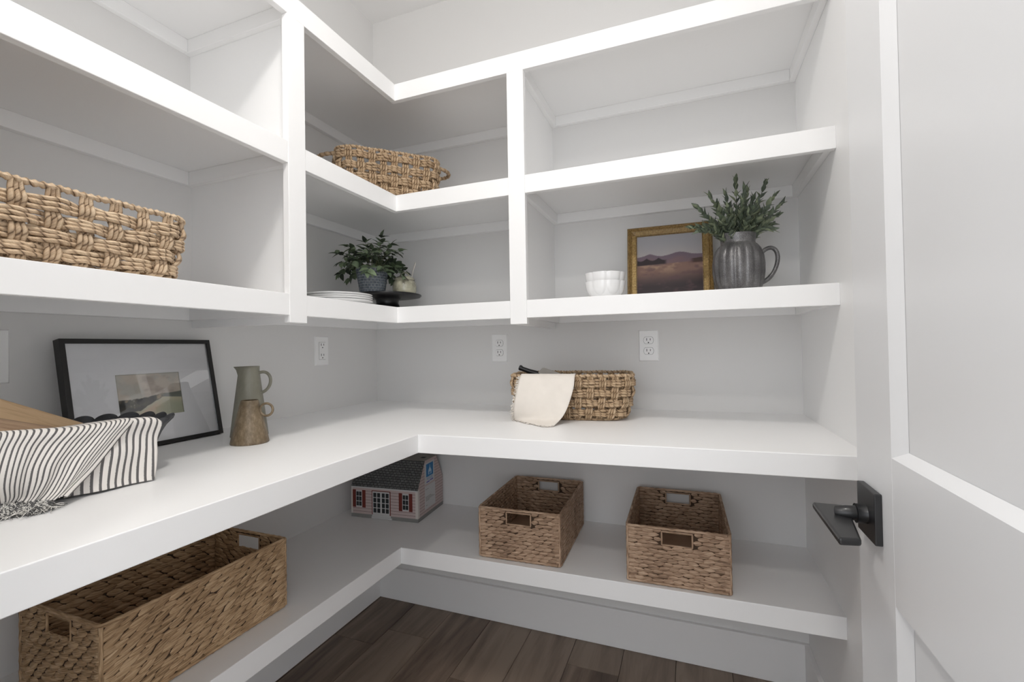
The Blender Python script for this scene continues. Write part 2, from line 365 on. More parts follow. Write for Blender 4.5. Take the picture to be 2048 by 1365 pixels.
wt = thing('worktop', 'deep white painted L-shaped countertop at waist height along left and back walls', 'counter')
L_board('top_board', wt, DC, DCB, DCW, ZC-.02, ZC+.0002, .0014)
MB().box(DC-.018, DC, YE, -DCB, ZC2, ZC).build('front_edge', M['paint'], wt, bevel=.0015)
back_piece(DC-.018, W, DCB, DCW, DC, ZC2, ZC).build('front_edge', M['paint'], wt, bevel=.0015)
for bx in ((0, t, YE, -t), (0, W, -t, 0), (W-t, W, -DCW+t, -t)): MB().box(*bx, ZC2+.005, ZC-.02).build('cleat', M['paint'], wt)
lo = thing('lower_shelf', 'white painted L-shaped shelf below the countertop holding three woven bins', 'shelf')
L_board('shelf_board', lo, DL, DLB, DLW, ZL-.02, ZL+.0002, .0014)
MB().box(DL-.018, DL, YE, -DLB, ZL2, ZL).build('front_edge', M['paint'], lo, bevel=.0015)
back_piece(DL-.018, W, DLB, DLW, DL, ZL2, ZL).build('front_edge', M['paint'], lo, bevel=.0015)
for bx in ((0, t, YE, -t), (0, W, -t, 0), (W-t, W, -DLW+t, -t)): MB().box(*bx, ZL2+.005, ZL-.02).build('cleat', M['paint'], lo)

# ------------------------------------------------------------------ door with recessed panels, opened against the right wall
XF, YEG, YH, TH = 1.572, -.945, YF+.012, .035
dr = bpy.data.objects.new('door_1', None); COL.objects.link(dr); struct(dr); dr.location = (0, 0, 0)
RP, BV = .009, .012
z_lock0, z_lock1, z_bot, z_top = .803, .980, .22, 2.28
ys0 = -1.071; ys1 = YH+.12
MB().box(XF, XF+TH, ys0, YEG, .008, 2.415).build('stile', M['door'], dr, bevel=.001)
MB().box(XF, XF+TH, YH, ys1, .008, 2.415).build('stile', M['door'], dr, bevel=.001)
MB().box(XF, XF+TH, ys1, ys0, z_lock0, z_lock1).build('rail', M['door'], dr)
MB().box(XF, XF+TH, ys1, ys0, .008, z_bot).build('rail', M['door'], dr)
MB().box(XF, XF+TH, ys1, ys0, z_top, 2.415).build('rail', M['door'], dr)
for za, zb in ((z_lock1, z_top), (z_bot, z_lock0)):
    MB().box(XF+RP, XF+TH-RP, ys1, ys0, za, zb).build('panel', M['door'], dr)
    b = MB(); i = .024      # sloping sticking around the recessed panel
    o4 = [(XF, ys1, za), (XF, ys0, za), (XF, ys0, zb), (XF, ys1, zb)]
    n4 = [(XF+RP-.0003, ys1+i, za+i*.5), (XF+RP-.0003, ys0-i, za+i*.5), (XF+RP-.0003, ys0-i, zb-i*.5), (XF+RP-.0003, ys1+i, zb-i*.5)]
    b.add(o4+n4, [(k, (k+1) % 4, 4+(k+1) % 4, 4+k) for k in range(4)]); b.build('sticking', M['door'], dr)
dh = bpy.data.objects.new('door_handle', None); COL.objects.link(dh); dh.parent = dr
dh['label'] = 'matte black lever handle with square plate'
yc, zc_ = -1.005, .893
MB().box(XF-.0085, XF, yc-.033, yc+.033, zc_-.033, zc_+.033).build('plate', M['black'], dh, bevel=.0012)
b = MB(); b.tube([(XF-.008, yc, zc_-.003), (XF-.020, yc, zc_-.003)], .0125, 24, ups=(0, 0, 1)); me = b.mesh('collar', M['black'], True)
put('collar', me, dh, bevel=.001)
b = MB(); b.tube([(XF-.018, yc, zc_-.003), (XF-.030, yc, zc_-.0035), (XF-.040, yc+.006, zc_-.006)], [.0095, .0095, .008], 24, ups=(0, 0, 1)); b.build('neck', M['black'], dh, True)
MB().prism([(1.511, -1.094), (1.535, -1.089), (1.551, -.985), (1.551, -.957), (1.512, -.957)], .876, .8855).build('lever', M['black'], dh, bevel=.0028)

# ------------------------------------------------------------------ wall plates
def outlet(x, y, label, side, kind, h=1.1765):
    if side == 'back': o = thing('wall_outlet', label, 'outlet', (x, 0, h-.05715), 0, 'outlets above the countertop')
    else: o = thing('wall_outlet', label, 'outlet', (0, y, h-.05715), PI/2, 'outlets above the countertop')
    # local: x across, -y out of the wall, z up
    b = MB(); w, hh = .035, .0572
    b.add([(-w, 0, -hh), (w, 0, -hh), (w, 0, hh), (-w, 0, hh), (-w+.003, -.0055, -hh+.003), (w-.003, -.0055, -hh+.003), (w-.003, -.0055, hh-.003), (-w+.003, -.0055, hh-.003)],
          [(4, 5, 6, 7), (0, 1, 5, 4), (1, 2, 6, 5), (2, 3, 7, 6), (3, 0, 4, 7)])
    b.build('cover_plate', M['plastic'], o, bevel=.0008)
    def face(pts, y0, y1, nm, m, par):
        n = len(pts); q = MB().add([(px, y0, pz) for px, pz in pts]+[(px, y1, pz) for px, pz in pts], [tuple(range(n, 2*n))]+[(i, (i+1) % n, n+(i+1) % n, n+i) for i in range(n)])
        return q.build(nm, m, par)
    def slots(par, cz0):
        for xx, hh2 in ((-.0063, .0046), (.0063, .0038)):
            MB().box(xx-.0010, xx+.0010, -.0078, -.007, cz0+.003-hh2, cz0+.003+hh2).build('slot', M['slot'], par)
        a = [(.0023*math.cos(q*PI/6), cz0-.0085+.0023*math.sin(q*PI/6)) for q in range(12)]
        face(a, -.007, -.0078, 'ground_hole', M['slot'], par)
    if kind == 'duplex':
        for cz0 in (.0195, -.0195):
            pts = []
            for q in range(28):
                a = q/28*2*PI; pts.append((.0172*math.cos(a), cz0+max(-.0125, min(.0125, .0172*math.sin(a)))))
            # dark gap ring around a raised face
            ring = [(p[0]*1.045, cz0+(p[1]-cz0)*1.05) for p in pts]
            face(ring, -.005, -.0056, 'gap', M['slot'], o)
            r_ = face(pts, -.005, -.0072, 'receptacle', M['plastic'], o); slots(r_, cz0)
        face([(.0022*math.cos(q*PI/4), .0022*math.sin(q*PI/4)) for q in range(8)], -.005, -.0066, 'screw', M['plastic'], o)
    elif kind == 'decora':
        MB().box(-.0172, .0172, -.0056, -.005, -.0342, .0342).build('gap', M['slot'], o)
        r_ = MB().box(-.0165, .0165, -.0072, -.005, -.0335, .0335).build('receptacle', M['plastic'], o, bevel=.0006)
        slots(r_, .0215); slots(r_, -.0185)
        for zz in (.0045, -.0045): MB().box(-.006, .006, -.0082, -.007, zz-.003, zz+.003).build('button', M['plastic'], r_, bevel=.0003)
    else:
        MB().box(-.0172, .0172, -.0056, -.005, -.0342, .0342).build('gap', M['slot'], o)
        MB().box(-.0165, .0165, -.0085, -.005, -.0335, .0335).build('rocker', M['plastic'], o, bevel=.001)
    return o
outlet(.5803+.035, 0, 'white duplex outlet on back wall nearest the corner, above and left of the small basket', 'back', 'duplex')
outlet(1.1714+.035, 0, 'white duplex outlet on back wall above the right end of the small basket', 'back', 'duplex')
outlet(0, -.3776+.035, 'white rectangular-faced outlet on left wall to the right of the tall pitcher', 'left', 'decora')
sw = outlet(0, -1.228-.035, 'white wall plate beside the black framed picture, cut by the photo edge', 'left', 'rocker', 1.1765); sw.name = 'wall_switch'; sw['category'] = 'switch'; del sw['group']

# ------------------------------------------------------------------ open weave rope baskets
def rrect(Lx, Ly, rc, N):
    """rounded rectangle centred at 0: N points equally spaced, and outward normals"""
    hx, hy = Lx/2-rc, Ly/2-rc; pts = []; 
    segs_ = [('l', (hx, -Ly/2), (-hx, -Ly/2)), ]
    dense = []
    for (cx_, cy_, a0) in ((hx, -hy, -PI/2), (hx, hy, 0), (-hx, hy, PI/2), (-hx, -hy, PI)):
        for q in range(13):
            a = a0+q/12*PI/2; dense.append((cx_+rc*math.cos(a), cy_+rc*math.sin(a), math.cos(a), math.sin(a)))
    D = np.array(dense+[dense[0]]); seg = np.hypot(*np.diff(D[:, :2], axis=0).T); L = np.r_[0, np.cumsum(seg)]
    tq = np.arange(N)/N*L[-1]
    P = np.stack([np.interp(tq, L, D[:, i]) for i in range(4)], 1); P[:, 2:] /= np.linalg.norm(P[:, 2:], axis=1)[:, None]
    return P, L[-1]
def rope_basket(label, loc, rz, Lx, Ly, Hh, rc, nst, nrow, taper, mat, rs=.0038, amp=.0050, zgap=.016, handles=False, bulge=.0, lastgap=0.):
    t0 = thing('woven_basket', label, 'basket', loc, rz, 'open weave rope baskets')
    sub = 8; N = nst*sub; P, L = rrect(Lx, Ly, rc, N)
    s_of = lambda z: 1-taper*(1-z/Hh)**1.6+bulge*math.sin(PI*min(1, z/Hh))
    rows = [Hh-zgap-(Hh-zgap-.010)*(i+.5)/nrow for i in range(nrow)]
    phase = np.arange(N)/sub*PI
    rowgap = (Hh-zgap)/nrow
    offs = (np.arange(3)-1)
    for i, zr in enumerate(rows):
        b = MB(); amps = amp*np.cos(phase+i*PI)
        for k in offs:
            wob = rng.normal(0, .0006, N); wob = (wob+np.roll(wob, 1)+np.roll(wob, -1))/3
            z = zr+k*rs*1.75+wob*2+.0012*np.sin(phase*.5+i+k)
            sc = s_of(zr)
            pts = np.stack([P[:, 0]*sc+P[:, 2]*(amps+wob), P[:, 1]*sc+P[:, 3]*(amps+wob), z], 1)
            # close the loop by repeating the first point (keeps the twist texture continuous)
            b.tube(np.r_[pts, pts[:1]], rs*rng.uniform(.92, 1.1), 7, cap=False)
        b.build('weaver', mat, t0, True)
    dirs = [(-P[i*sub % N, 3], P[i*sub % N, 2]) for i in range(nst)]
    for j in range(nst):
        q = P[(j*sub) % N]; tx, ty = -q[3], q[2]
        b = MB()
        for k in offs:
            zz = [Hh+.001, Hh-.006]; oo = [0., .0]
            pts = []
            M_ = nrow*6
            for m_ in range(M_+1):
                u = m_/M_*nrow-.5                     # u = row index at integer
                z = Hh-zgap-(Hh-zgap-.010)*(u+.5)/nrow
                a = -amp*math.cos(PI*u+j*PI)
                if u < 0: a *= (1+2*u*.5)
                sc = s_of(z); spread = rs*1.75*k*(1+.10*math.cos(2*PI*u))
                pts.append((q[0]*sc+q[2]*a+tx*spread, q[1]*sc+q[3]*a+ty*spread, z))
            top = (q[0]*s_of(Hh)+tx*rs*1.2*k, q[1]*s_of(Hh)+ty*rs*1.2*k, Hh+.001)
            sc = s_of(0); bot = (q[0]*sc*.93+tx*rs*1.4*k, q[1]*sc*.93+ty*rs*1.4*k, .0042)
            b.tube([top]+pts+[bot], rs*rng.uniform(.85, 1.0), 6)
        b.build('stake', mat, t0, True)
    # wrapped rim: tube with a bulge for every wrap, twisted
    nb = int(L/.0105); n2 = nb*6; PR, _ = rrect(Lx, Ly, rc, n2); sc = s_of(Hh)
    ph = np.arange(n2)/6*2*PI
    pts = np.stack([PR[:, 0]*sc, PR[:, 1]*sc, np.full(n2, Hh)+.0008*np.sin(ph*.13)], 1)
    MB().tube(np.r_[pts, pts[:1]], .0052*(1+.22*np.cos(np.r_[ph, ph[:1]])), 9, cap=False).build('rim', mat, t0, True)
    # base, a flat mat of concentric ropes
    b = MB()
    for e in np.linspace(1, .12, 14):
        Q, _ = rrect(Lx*.9*s_of(0)*e+.01, Ly*.9*s_of(0)*e*.98+.008, min(rc, Ly*.43*e), 64)
        pts = np.stack([Q[:, 0], Q[:, 1], np.full(64, .0045)], 1); b.tube(np.r_[pts, pts[:1]], .0045, 5, cap=False)
    b.build('base', mat, t0, True)
    b = MB().box(-Lx*.40*s_of(0), Lx*.40*s_of(0), -Ly*.36*s_of(0), Ly*.36*s_of(0), .003, .005); b.build('dark_base_sheet', M['under'], t0)  # dark sheet added among the base ropes, its colour paints shade in the gaps
    if handles:
        for sx in (-1, 1):
            a = np.linspace(0, PI, 80); rr = .0068*(1+.12*np.cos(a/PI*60*.9))
            pts = [(sx*(Lx/2-.006+.062*math.sin(q)), .056*math.cos(q), Hh-.010-.004*math.sin(q)) for q in a]
            MB().tube(pts, rr, 9).build('handle', mat, t0, True)
    return t0
rope_basket('large pale rope basket at left on the shelf above the framed picture', (.262, -1.308, Z3+.0004), PI/2, .42, .245, .129, .05, 28, 4, .10, M['rope_pale'], rs=.0041, amp=.0058, zgap=.015)
rope_basket('rope basket with two loop handles in the corner of the middle shelf', (.305, -.325, Z2+.0004), math.radians(45), .362, .225, .164, .055, 28, 4, .10, M['rope'], rs=.0047, amp=.0062, zgap=.004, handles=True)
cb = rope_basket('small rope basket on the countertop with a cream cloth over its rim', (.975, -.225, ZC+.0004), .16, .39, .23, .142, .055, 30, 4, .14, M['rope'], rs=.0042, amp=.0055, zgap=.008, bulge=.015)

# ------------------------------------------------------------------ rectangular woven bins
def leaf_tpl(L=.0385, h=.0160, th=.0080):
    xs = np.array([-.5, -.38, -.2, 0, .2, .38, .5])*L; pr = np.array([.06, .42, .86, 1., .86, .42, .06]); k = 6
    V = []; Fc = []
    for x, r in zip(xs, pr):
        for j in range(k):
            a = j/k*2*PI; V.append((x, th*r*.5*math.sin(a), h*r*.5*math.cos(a)))
    for i in range(len(xs)-1):
        for j in range(k): Fc.append((i*k+j, i*k+(j+1) % k, (i+1)*k+(j+1) % k, (i+1)*k+j))
    Fc += [tuple(range(k))[::-1], tuple((len(xs)-1)*k+j for j in range(k))]
    return np.array(V), Fc
LV, LF = leaf_tpl()
LUV = [(v[0], .5+v[2]*85) for v in LV]
def bin_(label, loc, rz, Lx, Ly, Hh, hole_sides, mat, nrow=13, tilt=.14, sp=.0255, scale=1.):
    t0 = thing('storage_bin', label, 'basket', loc, rz, 'braided storage bins on the lower shelf')
    rh = (Hh-.012)/nrow
    hw, hz0, hz1 = .040, Hh-.047, Hh-.010     # handle cut-out
    sides = [((-Lx/2, -Ly/2), (1, 0), Lx, 'f'), ((Lx/2, -Ly/2), (0, 1), Ly, 'r'), ((Lx/2, Ly/2), (-1, 0), Lx, 'b'), ((-Lx/2, Ly/2), (0, -1), Ly, 'l')]
    for i in range(nrow):
        z = .008+rh*(i+.5); runs = [MB()]
        for (x0, y0), (dx, dy), L, sd in sides:
            n = max(4, round(L/sp)); st = L/n
            for j in range(n+1):
                s = (j+(.5 if i % 2 else 0))*st
                if s < .004 or s > L-.004: s = min(max(s, .008), L-.008)
                if sd in hole_sides and hz0-.004 < z < hz1+.006 and abs(s-L/2) < hw+.002:
                    if runs[-1].n: runs.append(MB())
                    continue
                b = runs[-1]
                V = LV.copy(); V[:, 0] *= st/.0255*rng.uniform(.88, 1.08); V[:, 2] *= rh/.0115*rng.uniform(.9, 1.12); V[:, 1] *= rng.uniform(.85, 1.25)
                if sd in hole_sides and hz0-.004 < z < hz1+.006 and abs(s-L/2) < hw+.017: V[:, 0] *= .62; s = L/2+math.copysign(hw+.0125, s-L/2)
                a = (tilt if i % 2 else tilt*.55)+rng.normal(0, .07); ca, sa = math.cos(a), math.sin(a)
                X = V[:, 0]*ca-V[:, 2]*sa; Z = V[:, 0]*sa+V[:, 2]*ca
                Y = V[:, 1]+V[:, 0]*.07
                s_ = s+rng.normal(0, .0012); X = X+s_; z_ = z+rng.normal(0, .0006)
                X = np.clip(X, -.001, L+.001); out = -1.; o_ = rng.random()*9
                b.add(np.stack([x0+dx*X+dy*Y*-out*1., y0+dy*X-dx*Y*-out*1., Z+z_], 1), LF, [(q_[0]+o_, q_[1]) for q_ in LUV])
        if len(runs) > 1 and runs[-1].n: runs[0].add(runs[-1].v, runs[-1].f, runs[-1].uv); runs.pop()
        for b in runs:
            if b.n: b.build('braid_course', mat, t0, True)
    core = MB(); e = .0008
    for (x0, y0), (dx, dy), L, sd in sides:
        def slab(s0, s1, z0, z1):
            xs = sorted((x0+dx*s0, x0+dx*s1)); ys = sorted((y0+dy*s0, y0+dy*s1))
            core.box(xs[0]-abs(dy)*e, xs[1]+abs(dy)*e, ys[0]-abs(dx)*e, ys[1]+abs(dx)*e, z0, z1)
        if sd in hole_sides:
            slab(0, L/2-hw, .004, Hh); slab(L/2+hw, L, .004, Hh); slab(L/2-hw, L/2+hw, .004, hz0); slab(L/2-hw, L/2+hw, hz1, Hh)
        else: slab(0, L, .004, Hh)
    core.build('dark_backing', M['under'], t0)  # dark sheet added inside the braid, shade in the gaps painted by its colour
    P, L = rrect(Lx+.002, Ly+.002, .007, 200)
    wob = .0008*np.sin(np.arange(200)*1.9)
    pts = np.stack([P[:, 0], P[:, 1], Hh-.002+wob*.5], 1); MB().tube(np.r_[pts, pts[:1]], .0042*(1+.10*np.sin(np.arange(201)*2.1)), 8, cap=False).build('rim', mat, t0, True)
    pts = np.stack([P[:, 0], P[:, 1], .005+wob*.3], 1); MB().tube(np.r_[pts, pts[:1]], .0042*(1+.12*np.sin(np.arange(201)*2.4)), 8, cap=False).build('bottom_band', mat, t0, True)
    for sx in (-1, 1):
        for sy in (-1, 1):
            MB().tube([(sx*(Lx/2), sy*(Ly/2), z) for z in np.linspace(.004, Hh-.002, 24)], .0040*(1+.12*np.sin(np.arange(24)*2.)), 7).build('corner_binding', mat, t0, True)
    for (x0, y0), (dx, dy), L, sd in sides:
        if sd in hole_sides:
            q = [(L/2-hw, hz0), (L/2+hw, hz0), (L/2+hw, hz1), (L/2-hw, hz1)]; path = []
            for a in range(4):
                p, r_ = q[a], q[(a+1) % 4]
                for f_ in np.linspace(0, 1, 10)[:-1]:
                    s, zz = p[0]+(r_[0]-p[0])*f_, p[1]+(r_[1]-p[1])*f_; path.append((x0+dx*s, y0+dy*s, zz))
            path.append(path[0]); up_ = (dy, -dx, .001)
            MB().tube(path, .0026, 7, cap=False, ups=up_).build('handle_binding', mat, t0, True)
    MB().box(-Lx/2+.002, Lx/2-.002, -Ly/2+.002, Ly/2-.002, .003, .007).build('base', mat, t0)
    return t0
bin_('small braided bin at centre of the lower shelf, beside the printed house box', (.832, -.222, ZL+.0006), math.radians(1.5), .262, .360, .160, 'fb', M['hyacinth'])
bin_('small braided bin at the right end of the lower shelf', (1.300, -.222, ZL+.0006), math.radians(1.0), .266, .362, .160, 'fb', M['hyacinth'], tilt=.02)
bin_('long braided storage bin on the lower shelf under the left countertop', (.213, -1.040, ZL+.0006), PI/2, .405, .262, .178, 'rl', M['hyacinth_gold'], nrow=12, tilt=.30, sp=.029)

# ------------------------------------------------------------------ black framed watercolour leaning on the left wall
def vnoise(shape, cells, seed):
    r = np.random.default_rng(seed); g = r.random((cells[0]+2, cells[1]+2))
    y = np.linspace(0, cells[0], shape[0]); x = np.linspace(0, cells[1], shape[1])
    yi = np.minimum(y.astype(int), cells[0]-1+1-1); xi = np.minimum(x.astype(int), cells[1]-1+1-1)
    fy = (y-yi)[:, None]; fx = (x-xi)[None]; fy = fy*fy*(3-2*fy); fx = fx*fx*(3-2*fx)
    return (g[yi][:, xi]*(1-fy)*(1-fx)+g[yi+1][:, xi]*fy*(1-fx)+g[yi][:, xi+1]*(1-fy)*fx+g[yi+1][:, xi+1]*fy*fx)
def fbm(shape, c, seed, o=4):
    t_ = 0; a = .5; s = 0
    for i in range(o): t_ = t_+a*vnoise(shape, (c[0]*2**i, c[1]*2**i), seed+i); s += a; a *= .55
    return t_/s
def lerp(a, b, m): return a*(1-m[..., None])+np.array(b)*m[..., None]
def sst(a, b, x): q = np.clip((x-a)/(b-a), 0, 1); return q*q*(3-2*q)
def s2l(c): c = np.asarray(c, float)/255; return np.where(c <= .04045, c/12.92, ((c+.055)/1.055)**2.4)
def paint_grid(C, w, h, name, parent, y=0., mtx=None):
    """C: rows top->bottom of sRGB colours; a print in the local xz plane, facing -y"""
    n, m_ = C.shape[:2]
    b = MB(); xs = np.linspace(-w/2, w/2, m_); zs = np.linspace(h, 0, n)
    G = np.zeros((n, m_, 3)); G[..., 0] = xs[None]; G[..., 1] = y; G[..., 2] = zs[:, None]
    b.grid(G[::-1]); me = b.mesh(name, M['print'])
    ca = me.color_attributes.new('Col', 'FLOAT_COLOR', 'POINT')
    ca.data.foreach_set('color', np.concatenate([s2l(C[::-1]*255), np.ones((n, m_, 1))], 2).ravel())
    return put(name, me, parent)
# frame local: x right (seen from the front), z up along the leaning face, -y outwards
tilt = .1969
fr = thing('framed_picture', 'black framed watercolour landscape with wide white mat leaning on the left wall', 'picture')
def frame_mtx(BLp, BRp, tl):
    X = (Vector(BRp)-Vector(BLp)).normalized(); up0 = Vector((0, 0, 1)); Yin = up0.cross(X).normalized()   # into the wall
    Z = (up0*math.cos(tl)+Yin*math.sin(tl)).normalized(); Y = Z.cross(X).normalized()
    c = (Vector(BLp)+Vector(BRp))/2
    return Matrix(((X.x, Y.x, Z.x, c.x), (X.y, Y.y, Z.y, c.y), (X.z, Y.z, Z.z, c.z), (0, 0, 0, 1)))
fr.matrix_world = frame_mtx((.102, -1.166, ZC+.003), (.089, -.815, ZC+.003), tilt)
FW, FH, FB, FT = .3514, .2742, .0105, .022
for bx in ((-FW/2, -FW/2+FB, 0, FT, 0, FH), (FW/2-FB, FW/2, 0, FT, 0, FH), (-FW/2+FB, FW/2-FB, 0, FT, 0, FB), (-FW/2+FB, FW/2-FB, 0, FT, FH-FB, FH)):
    MB().box(*bx).build('frame_bar', M['frame'], fr, bevel=.0006)
aw, ah, az = .152, .110, .076
ax_ = .003
mb = MB(); iw, ih = FW/2-FB, FH-FB
mb.box(-iw, ax_-aw/2, .007, .009, FB, ih); mb.box(ax_+aw/2, iw, .007, .009, FB, ih); mb.box(ax_-aw/2, ax_+aw/2, .007, .009, FB, az); mb.box(ax_-aw/2, ax_+aw/2, .007, .009, az+ah, ih)
mb.build('picture_mat', M['mat'], fr)
n, m_ = 84, 112; yy, xx = np.mgrid[0:n, 0:m_]; v = yy/(n-1); u = xx/(m_-1)
C = np.ones((n, m_, 3))*np.array([.86, .82, .77])
C = lerp(C, [.68, .62, .58], sst(.45, .75, fbm((n, m_), (4, 4), 3))*sst(.0, .12, v)*(1-sst(.42, .55, v))*.8)
C = lerp(C, [.80, .80, .77], sst(.5, .7, fbm((n, m_), (3, 4), 9))*.7)
ridge = .57-.22*np.clip(u-.30, 0, 1)**1.1+.05*(fbm((n, m_), (1, 9), 21)-.5)
low = ridge+.30*(1-u)**.9*sst(1.0, .3, u)+.03+.06*(fbm((n, m_), (2, 8), 33)-.5)
band = sst(-.012, .012, v-ridge)*(1-sst(-.015, .02, v-low))*(1-sst(.66, .76, u))
tex = fbm((n, m_), (7, 10), 5)
C = lerp(C, [.80, .78, .66], sst(.0, .05, v-low+.02)*.75)
C = lerp(C, [.85, .72, .60], sst(.02, .1, v-low)*(1-sst(.12, .3, v-low))*sst(.2, .4, u)*(1-sst(.5, .75, u))*.6)
C = lerp(C, [.66, .69, .60], sst(.0, .2, v-.58)*sst(.5, .8, u)*.6)
C = lerp(C, [.26, .24, .18], band*sst(.15, .35, tex)); C = lerp(C, [.07, .06, .03], band*sst(.42, .58, tex)); C = lerp(C, [.66, .58, .47], band*sst(.60, .72, fbm((n, m_), (6, 9), 77)))
dk = sst(-.03, -.005, v-low)*(1-sst(-.005, .012, v-low))*(1-sst(.40, .55, u)); C = lerp(C, [.14, .12, .06], dk*.9)
hill = sst(0, .015, v-(.50-.10*(u-.6)))*(1-sst(.0, .02, v-(.56+.16*(u-.7))))*sst(.62, .72, u); C = lerp(C, [.42, .44, .42], hill*.9)
ed = np.maximum.reduce([1-sst(0, .02, u), sst(.98, 1, u), 1-sst(0, .02, v)]); C = lerp(C, [.45, .44, .38], ed*.6)
art = paint_grid(np.clip(C, 0, 1), aw, ah, 'watercolour', fr, .0075); art.location = (ax_, .001, az)
MB().box(-iw, iw, .010, .014, FB, ih).build('backing', M['cork'], fr)
MB().box(-iw, iw, .0045, .0055, FB, ih).build('glass_pane', M['glass'], fr)

# ------------------------------------------------------------------ gilt framed landscape on the right upper shelf
gf = thing('framed_painting', 'gilt framed landscape painting leaning on the back wall behind the pewter pitcher', 'picture')
gf.matrix_world = frame_mtx((1.148, -.118, Z3+.0015), (1.426, -.112, Z3+.0015), .17)
GW, GH, GB = .279, .276, .033
def mitred(name, parent, prof, w, h, mat):
    # prof: (inset from outer edge, depth y)
    for k in range(4):
        c = [(-w/2, 0), (w/2, 0), (w/2, h), (-w/2, h)]; p, q = c[k], c[(k+1) % 4]
        inn = {0: (1, 1), 1: (-1, 1), 2: (-1, -1), 3: (1, -1)}
        a, b_ = inn[k], inn[(k+1) % 4]
        G = [[(p[0]+a[0]*i_, y_, p[1]+a[1]*i_), (q[0]+b_[0]*i_, y_, q[1]+b_[1]*i_)] for i_, y_ in prof]
        MB().grid(G).build(name, mat, parent)
mitred('frame_moulding', gf, [(0, .016), (0, .002), (.003, -.002), (.007, -.003), (.010, .0005), (.013, -.001), (.016, .001), (.030, .006), (.031, .0045), (GB, .0045), (GB, .012)], GW, GH, M['gold_dark'])
bead = MB().box(-.0012, .0012, 0, .0035, -.0068, .0068); bm_ = bead.mesh('bead', M['gold'])
b = MB()
def ridge_box(cx0, cz0, vertical):
    lx, lz = (.0068, .0011) if vertical else (.0011, .0068)
    b.box(cx0-lx, cx0+lx, .0005, .005, cz0-lz, cz0+lz)
for z in np.arange(.03, GH-.03, .0042):
    for sx in (-1, 1): ridge_box(sx*(GW/2-.0235), z, True)
for x in np.arange(-GW/2+.03, GW/2-.03, .0042):
    for z in (.0235, GH-.0235): ridge_box(x, z, False)
rb = b.build('ribbed_ornament', M['gold'], gf); rb['kind'] = 'stuff'
n, m_ = 100, 96; yy, xx = np.mgrid[0:n, 0:m_]; v = yy/(n-1); u = xx/(m_-1)
C = lerp(np.ones((n, m_, 3))*np.array([.65, .645, .65]), [.70, .675, .66], sst(.1, .4, v)); C = lerp(C, [.62, .61, .66], fbm((n, m_), (3, 3), 4)*.35)
hl = .37-.045*np.exp(-((u-.20)/.09)**2)-.055*np.exp(-((u-.66)/.15)**2)-.015*fbm((n, m_), (1, 12), 8)
C = lerp(C, [.44, .38, .42], sst(0, .008, v-hl)); C = lerp(C, [.50, .40, .40], sst(.04, .12, v-hl)*fbm((n, m_), (5, 5), 12))
fld = .49-.03*(u-.4)+.01*fbm((n, m_), (2, 8), 3); f_ = sst(0, .01, v-fld)
C = lerp(C, [.52, .41, .37], f_); C = lerp(C, [.66, .55, .46], f_*(1-sst(.03, .22, v-fld))*sst(.42, .6, fbm((n, m_), (10, 4), 40))); C = lerp(C, [.27, .235, .245], f_*sst(.10, .40, v-fld)); C = lerp(C, [.40, .31, .32], f_*sst(.5, .7, fbm((n, m_), (12, 5), 50))*.6)
tr = .385+.09*np.abs(np.sin(u*17+.5))*.5-.03*sst(.0, -.1, u); tm = sst(0, .01, v-tr)*(1-sst(-.01, .01, v-fld-.005))*(1-sst(.42, .48, u)); C = lerp(C, [.20, .17, .18], tm*.95)
tm2 = sst(0, .01, v-(.44-.08*(u-.8)))*(1-sst(-.0, .02, v-.50))*sst(.80, .88, u); C = lerp(C, [.27, .20, .18], tm2*.85)
paint_grid(np.clip(C, 0, 1), GW-2*GB+.002, GH-2*GB+.002, 'painting', gf, .008).location = (0, 0, GB-.001)
MB().box(-GW/2+.004, GW/2-.004, .010, .0155, .004, GH-.004).build('backing', M['cork'], gf)

# ------------------------------------------------------------------ pitchers on the countertop
def lip(prof, th): return prof+[(max(r-th, .0005), z) for r, z in prof[::-1] if z > .004]+[(.0005, .005)]
jug = thing('tall_pitcher', 'tall olive green conical pitcher behind the brown creamer on the left countertop', 'pitcher', (.192, -.815, ZC))
prof = [(.0005, 0), (.046, 0), (.0475, .002), (.0465, .010), (.042, .050), (.0365, .095), (.031, .140), (.0275, .170), (.0262, .185), (.0268, .1945)]
b = MB(); k = 56; rows = lip(prof, .003)
def spout(a, z):      # spout towards azimuth sa
    sa = -2.10; d = (a-sa+PI) % (2*PI)-PI
    return 1+.42*math.exp(-(d/.34)**2)*max(0, (z-.172)/.0225)**1.3
V = []; 
for r, z in rows:
    for j in range(k): a = j/k*2*PI; q = r*spout(a, z); V.append((q*math.cos(a), q*math.sin(a), z))
b.add(V, [(i*k+j, i*k+(j+1) % k, (i+1)*k+(j+1) % k, (i+1)*k+j) for i in range(len(rows)-1) for j in range(k)]); b.build('body', M['olive_glaze'], jug, True)
def handle(path, r, mat, par, flat_=1.): MB().tube(path, r, 12, flat=flat_, ups=(-.408, .913, 0)).build('handle', mat, par, True)
dh_ = np.array([math.cos(.42), math.sin(.42)])
def hp(pts): return [(dh_[0]*a, dh_[1]*a, z) for a, z in pts]
def bez(P, n=26):
    P = np.array(P, float); t_ = np.linspace(0, 1, n)[:, None]; d = len(P)-1
    return sum(math.comb(d, i)*(1-t_)**(d-i)*t_**i*P[i] for i in range(d+1))
pth = bez([(.026, .175), (.050, .186), (.068, .170), (.066, .130), (.033, .120)]); handle([(dh_[0]*a, dh_[1]*a, z) for a, z in pth], .0042, M['olive_glaze'], jug)
mug = thing('creamer', 'small speckled brown conical creamer with a ring handle in front of the tall pitcher', 'pitcher', (.283, -.888, ZC))
